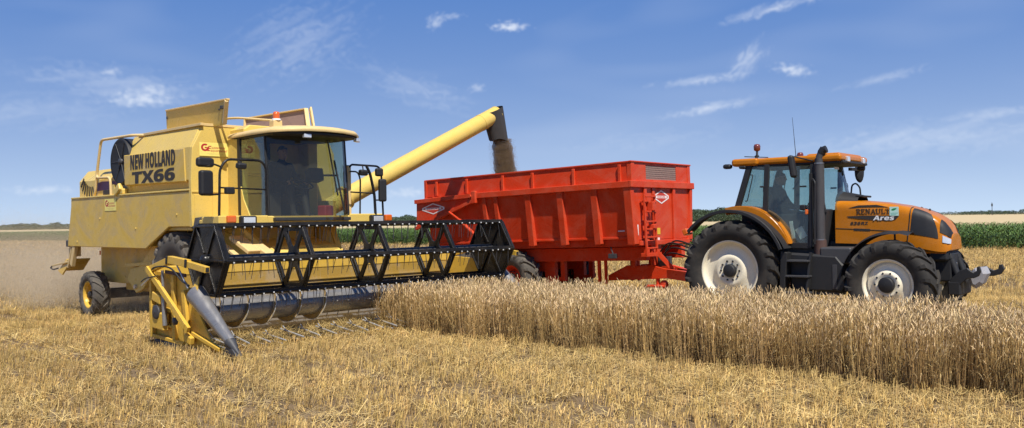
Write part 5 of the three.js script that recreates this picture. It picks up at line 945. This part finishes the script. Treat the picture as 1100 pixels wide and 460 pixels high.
// ---- stubble: short cut stems in drill rows, and loose straw on the ground
{
  const near = [], litter = [];
  for (let v = 0; v < 6; v++) {
    const parts = [];
    for (let i = 0; i < 10; i++) { const dx = rr(-0.08, 0.08), dz = rr(-0.02, 0.02), h = rr(0.075, 0.15), k = rr(0.45, 1.4); parts.push(paintGeo(stalk([dx, -0.01, dz], [dx + rr(-0.04, 0.04), h, dz + rr(-0.04, 0.04)], 0.0034), [0.61 * k, 0.42 * k, 0.15 * k])); }
    for (let i = 0; i < 2; i++) { const f = rr(0, 6.28), k = rr(0.8, 1.2); parts.push(paintGeo(blade([rr(-0.06, 0.06), rr(0.03, 0.1), rr(-0.02, 0.02)], [Math.cos(f) * 0.9, 0.35, Math.sin(f) * 0.9], rr(0.07, 0.16), 0.005, rr(0.03, 0.12)), [0.59 * k, 0.42 * k, 0.16 * k])); }
    near.push(tuft(parts));
    const lp = [];
    for (let i = 0; i < 9; i++) { const f = rr(0, 6.28), L = rr(0.05, 0.17), cx = rr(-0.14, 0.14), cz = rr(-0.14, 0.14), y0 = rr(0.0, 0.06), k = rr(0.8, 1.2); lp.push(paintGeo(stalk([cx - Math.cos(f) * L, y0, cz - Math.sin(f) * L], [cx + Math.cos(f) * L, y0 + rr(-0.02, 0.06), cz + Math.sin(f) * L], 0.0027, rr(-0.01, 0.01)), [0.61 * k, 0.435 * k, 0.16 * k])); }
    for (let i = 0; i < 3; i++) { const f = rr(0, 6.28), k = rr(0.8, 1.15); lp.push(paintGeo(blade([rr(-0.12, 0.12), 0.02, rr(-0.12, 0.12)], [Math.cos(f), 0.1, Math.sin(f)], rr(0.1, 0.2), 0.006, 0.01), [0.61 * k, 0.455 * k, 0.20 * k])); }
    litter.push(tuft(lp));
  }
  const A = [], B = [];
  const seen = (x, z, m) => -z > 4.2 && Math.abs(x) < -z * 0.62 + m;
  const inWheat = (u, w) => u > WHEAT.u0 - 0.05 && u < WHEAT.u1 && w > WHEAT.w0 + 0.02 && w < WHEAT.w1 - 0.02 - 0.03 * Math.max(0, u);
  const band = (u0, u1, w0, w1, du, dw, test, sc) => {
    for (let w = w0; w < w1; w += dw) for (let u = u0; u < u1; u += du) {
      const uu = u + rr(-0.5, 0.5) * du, ww = w + rr(-0.1, 0.1) * dw, [x, z] = toW(uu, ww);
      if (!test(x, z) || inWheat(uu, ww)) continue;
      const patch = 0.5 + 0.5 * n2(u * 0.35, w * 1.1), ph = ((ww - 2.65 + 60) % 6.0), track = Math.min(Math.abs(ph), Math.abs(ph - 6), Math.abs(ph - 1.75)), tyre = track < 0.22, pit = track < 0.09 && n2(u * 5, ph > 1 ? 4 : 9) > 0.5, swath = smooth(Math.abs(ph - 4.0), 1.3, 0.4), streak = n2(u * 0.07, ww * 1.7);   // where wheels have pressed it down
      if (pit || rnd() < 0.05 + (patch < 0.22 ? 0.15 : 0) + (tyre ? 0.08 : 0) + 0.12 * smooth(streak, 0.15, 0.7)) continue;
      const k = rr(0.78, 1.16) * (1 + 0.10 * n2(u * 0.25, w * 0.8) + 0.06 * n2(u * 2, w * 2.2) - 0.12 * streak);
      A.push([x, groundY(x, z), z, rr(-0.5, 0.5) - 44 * DEG, rr(0.85, 1.25) * sc, rr(0.7, 1.2) * (tyre ? 0.5 : 1) * lerp(1, sc, 0.3), [k, k * rr(0.95, 1.02), k * rr(0.86, 1.05)], Math.floor(rnd() * 6), rr(0, 0.2) + (tyre ? 0.4 : 0)]);
      if (rnd() < 0.18 + 0.25 * smooth(patch, 0.45, 0.9) + 0.45 * swath) { const q = k * rr(0.95, 1.15); B.push([x + rr(-0.1, 0.1), groundY(x, z) + 0.02, z + rr(-0.1, 0.1), rr(0, 6.28), rr(0.8, 1.3) * sc, rr(0.8, 1.6), [q, q, q * rr(0.9, 1.08)], Math.floor(rnd() * 6), rr(0, 0.15)]); }
    }
  };
  band(-24, 24, -22, 12, 0.12, 0.165, (x, z) => seen(x, z, 3.5) && -z < 21, 1.0);
  band(-60, 40, -50, 40, 0.36, 0.27, (x, z) => seen(x, z, 6) && -z >= 21 && -z < 48, 1.7);
  band(-140, 30, -76, 110, 1.3, 0.8, (x, z) => seen(x, z, 10) && -z >= 48 && -z < 120, 3.2);
  for (let i = 0; i < 900; i++) { const u = rr(-1.45, -0.55), w = rr(-2.9, 2.9), [x, z] = toW(u, w), k = rr(0.7, 1.0); B.push([x, 0.085 + rr(0, 0.03), z, rr(0, 6.28), rr(0.8, 1.2), rr(0.8, 1.5), [k, k, k], Math.floor(rnd() * 6), rr(0, 0.2)]); }   // cut crop on the header's floor
  console.log('stubble', A.length, B.length);
  scatter('stubble', 'short pale wheat stubble covering the cut field', 'stubble', near, A);
  scatter('loose_straw', 'loose threshed straw lying over the stubble', 'straw', litter, B);
}
// ---- maize beyond the field, in rows along its edge
{
  const geos = [];
  const leafMat = std('maize leaf', [1, 1, 1], 0.55, { vertexColors: true });
  for (let v = 0; v < 4; v++) {
    const parts = [paintGeo(rod([0, 0, 0], [0, 1.02, 0], 0.013, 5, 0.007).toNonIndexed(), [0.10, 0.16, 0.035])];
    parts[0].deleteAttribute('uv');
    for (let i = 0; i < 9; i++) { const f = i * 2.6 + rr(-0.5, 0.5), y = 0.15 + i * 0.1, k = rr(0.7, 1.25); parts.push(paintGeo(blade([0, y, 0], [Math.cos(f) * 0.7, 0.72, Math.sin(f) * 0.7], rr(0.45, 0.7), 0.038, rr(0.28, 0.5)), [0.095 * k, 0.155 * k, 0.028 * k])); }
    geos.push(tuft(parts));
  }
  const P0 = [24.5, -43.5], P1 = [-9, -72], L = Math.hypot(P1[0] - P0[0], P1[1] - P0[1]), D = [(P1[0] - P0[0]) / L, (P1[1] - P0[1]) / L], N = [-D[1], D[0]].map((v, i) => v * (i === 0 ? 1 : 1));
  const back = N[1] > 0 ? [-N[0], -N[1]] : N, list = [];
  for (let r = 0; r < 40; r++) {
    const off = r * 0.76, step = r < 6 ? 0.17 : r < 14 ? 0.3 : 0.5;
    for (let s = -60; s < 170; s += step) {
      const q = s + rr(-0.06, 0.06), x = P0[0] + D[0] * q + back[0] * (off + rr(-0.08, 0.08)), z = P0[1] + D[1] * q + back[1] * (off + rr(-0.08, 0.08));
      if (Math.abs(x) > -z * 0.66 + 14) continue;
      const k = rr(0.75, 1.2); list.push([x, 0, z, rr(0, 6.28), rr(0.95, 1.3), rr(0.9, 1.06) * 1.06, [k, k * rr(0.95, 1.1), k * rr(0.8, 1.1)], Math.floor(rnd() * 4), rr(0, 0.08)]);
    }
  }
  console.log('maize', list.length);
  scatter('maize', 'band of green maize standing along the far edge of the field', 'maize', geos, list, leafMat);
}
// ---- woods on the skyline: clumps of leaf-sized faces, too far off to tell trees apart
{
  const geos = [];
  const mat = std('far foliage', [1, 1, 1], 0.9, { vertexColors: true });
  for (let v = 0; v < 4; v++) {
    const pos = [];
    for (let i = 0; i < 420; i++) {
      const a = rr(0, 6.28), h = Math.pow(rnd(), 0.8), rad = Math.sqrt(rnd()) * 0.5 * Math.sqrt(Math.max(0.05, 1 - (h * 1.05 - 0.42) ** 2 * 2.2)) * (1 + 0.3 * n2(a * 2 + v * 9, h * 4)), s = rr(0.035, 0.085);
      const c = [Math.cos(a) * rad, h, Math.sin(a) * rad]; for (let k = 0; k < 3; k++) pos.push(c[0] + rr(-s, s), c[1] + rr(-s, s), c[2] + rr(-s, s));
    }
    const g = new THREE.BufferGeometry(); g.setAttribute('position', new THREE.Float32BufferAttribute(pos, 3)); g.computeVertexNormals(); geos.push(paintGeo(g, [0.055, 0.085, 0.04]));
  }
  const list = [];
  const wood = (x0, x1, dist, h0, h1, n) => { for (let i = 0; i < n; i++) { const xp = lerp(x0, x1, (i + rr(-0.4, 0.4)) / n), d = dist * rr(0.95, 1.08), x = (xp - 550) / 950 * d, h = rr(h0, h1) * (1 + 0.25 * n2(xp * 0.05, dist)); const k = rr(0.7, 1.2); list.push([x, 0, -d, rr(0, 6.28), h * rr(0.9, 1.6), h, [k, k, k * rr(0.8, 1.3)], Math.floor(rnd() * 4), 0]); } };
  wood(-60, 200, 700, 3.6, 4.8, 220); wood(200, 480, 560, 3.6, 5.0, 220); wood(380, 460, 420, 3.4, 4.4, 60); wood(690, 800, 380, 4.2, 5.2, 90); wood(480, 720, 600, 4, 5.5, 120);
  wood(1005, 1060, 1100, 3.2, 4.6, 30); wood(1060, 1180, 1000, 3.6, 5.4, 80); wood(800, 1010, 900, 3.5, 5, 90); wood(1030, 1090, 1400, 3.4, 5.0, 40);
  scatter('skyline_wood', 'dark wooded skyline far beyond the fields', 'woodland', geos, list, mat);
}
// ---- slender mast on the skyline
{
  const d = 800, m = mesh('mast', [rod([0, 0, 0], [0, 14, 0], 0.35, 6, 0.2), bx(-0.5, 0.5, 10.5, 13, -0.5, 0.5, 0.1)], M.darkGrey, scene);
  m.position.set((1066 - 550) / 950 * d, -2.5, -d); tag(m, 'slender dark mast on the far skyline right of the tractor', 'mast');
}
// ================================================================ grain pouring from the tube, dust and chaff behind the combine
function flecks(name, label, category, geo, mat, list) {
  const im = new THREE.InstancedMesh(geo, mat, list.length), m = new THREE.Matrix4(), q = new THREE.Quaternion(), c = new THREE.Color();
  list.forEach(([p, s, k], i) => { q.setFromEuler(new THREE.Euler(rr(0, 6.28), rr(0, 6.28), rr(0, 6.28))); m.compose(p, q, V3(s, s, s)); im.setMatrixAt(i, m); im.setColorAt(i, c.setRGB(k, k, k)); });
  im.name = name; im.castShadow = im.receiveShadow = true; scene.add(im); tag(im, label, category, null, 'stuff'); return im;
}
{
  const kernel = new THREE.OctahedronGeometry(1, 0); kernel.scale(1, 0.6, 0.55);
  const list = [];
  combine.updateMatrixWorld(true);
  for (let i = 0; i < 150000; i++) {
    const t = Math.pow(rnd(), 0.85), y = 3.88 - t * 1.6, a = rr(0, 6.28), wob = 0.03 * n2(t * 6, a), r = Math.sqrt(rnd()) * (0.20 + 0.05 * t + wob) * (rnd() < 0.08 ? 1.35 : 1);
    const p = V3(-3.95 + Math.cos(a) * r + 0.10 * t, y, -6.58 + Math.sin(a) * r * 1.35 - 0.14 * t); combine.localToWorld(p);
    list.push([p, rr(0.004, 0.0065), rr(0.7, 1.2)]);
  }
  flecks('falling_grain', 'stream of wheat grain falling from the tube into the trailer', 'grain', kernel, std('wheat grain', [0.21, 0.14, 0.07], 0.8), list);
  // heap of grain in the trailer
  const heap = mesh('grain_heap', grid(30, 14, (u, v) => { const x = lerp(-6.0, -0.08, u), z = lerp(-1.14, 1.14, v); return [x, 2.05 + 0.55 * Math.exp(-((x + 3.7) ** 2) / 2.2 - z * z / 0.8) + 0.02 * n2(x * 5, z * 5), z]; }), std('heaped grain', [0.40, 0.26, 0.10], 0.9, { map: soilMap }), scene);
  heap.position.copy(trailer.position); heap.rotation.order = 'YXZ'; heap.rotation.copy(trailer.rotation); tag(heap, 'heap of wheat grain inside the red trailer', 'grain', null, 'stuff');
}
{
  // each puff is a swarm of flecks a few millimetres across; many puffs overlap to a plume
  const puffs = [];
  for (let v = 0; v < 3; v++) {
    const pos = [];
    for (let i = 0; i < 7000; i++) {
      const g = () => (rnd() + rnd() + rnd() + rnd() - 2) * 0.9, c = [g(), g() * 0.7, g()], s = 0.0036;
      for (let k = 0; k < 3; k++) pos.push(c[0] + rr(-s, s), c[1] + rr(-s, s), c[2] + rr(-s, s));
    }
    const g = new THREE.BufferGeometry(); g.setAttribute('position', new THREE.Float32BufferAttribute(pos, 3)); g.computeVertexNormals(); puffs.push(paintGeo(g, [0.52, 0.43, 0.31]));
  }
  const list = [], add = (u, w, y, s) => { const [x, z] = toW(u, w); list.push([x, groundY(x, z) + Math.max(y, 0.25 * s), z, rr(0, 6.28), s, s, [1, 1, 1], Math.floor(rnd() * 3), 0]); };
  for (let i = 0; i < 1900; i++) { const t = Math.pow(rnd(), 1.2), u = -10.8 - t * 11, w = rr(-3.5, 1.6) + t * rr(-1, 3.5); if (rnd() > 0.55 + 0.9 * fbm2(u * 0.35, w * 0.35, 3)) continue; add(u, w, Math.pow(rnd(), 1.5) * (0.9 + t * 1.6), rr(0.6, 1.1)); }
  for (let i = 0; i < 330; i++) add(rr(-10.6, -5.6), rr(-2.2, 1.0), Math.pow(rnd(), 1.8) * 0.9, rr(0.5, 0.8));
  for (let i = 0; i < 480; i++) add(rr(-36, -18), rr(-8, 9), Math.pow(rnd(), 1.6) * 0.9, rr(1.0, 1.6));
  console.log('dust', list.length);
  scatter('dust', 'tan dust and chaff drifting behind the combine harvester', 'dust', puffs, list, std('dust fleck', [1, 1, 1], 1, { vertexColors: true }));
}
renderer.render(scene, camera);
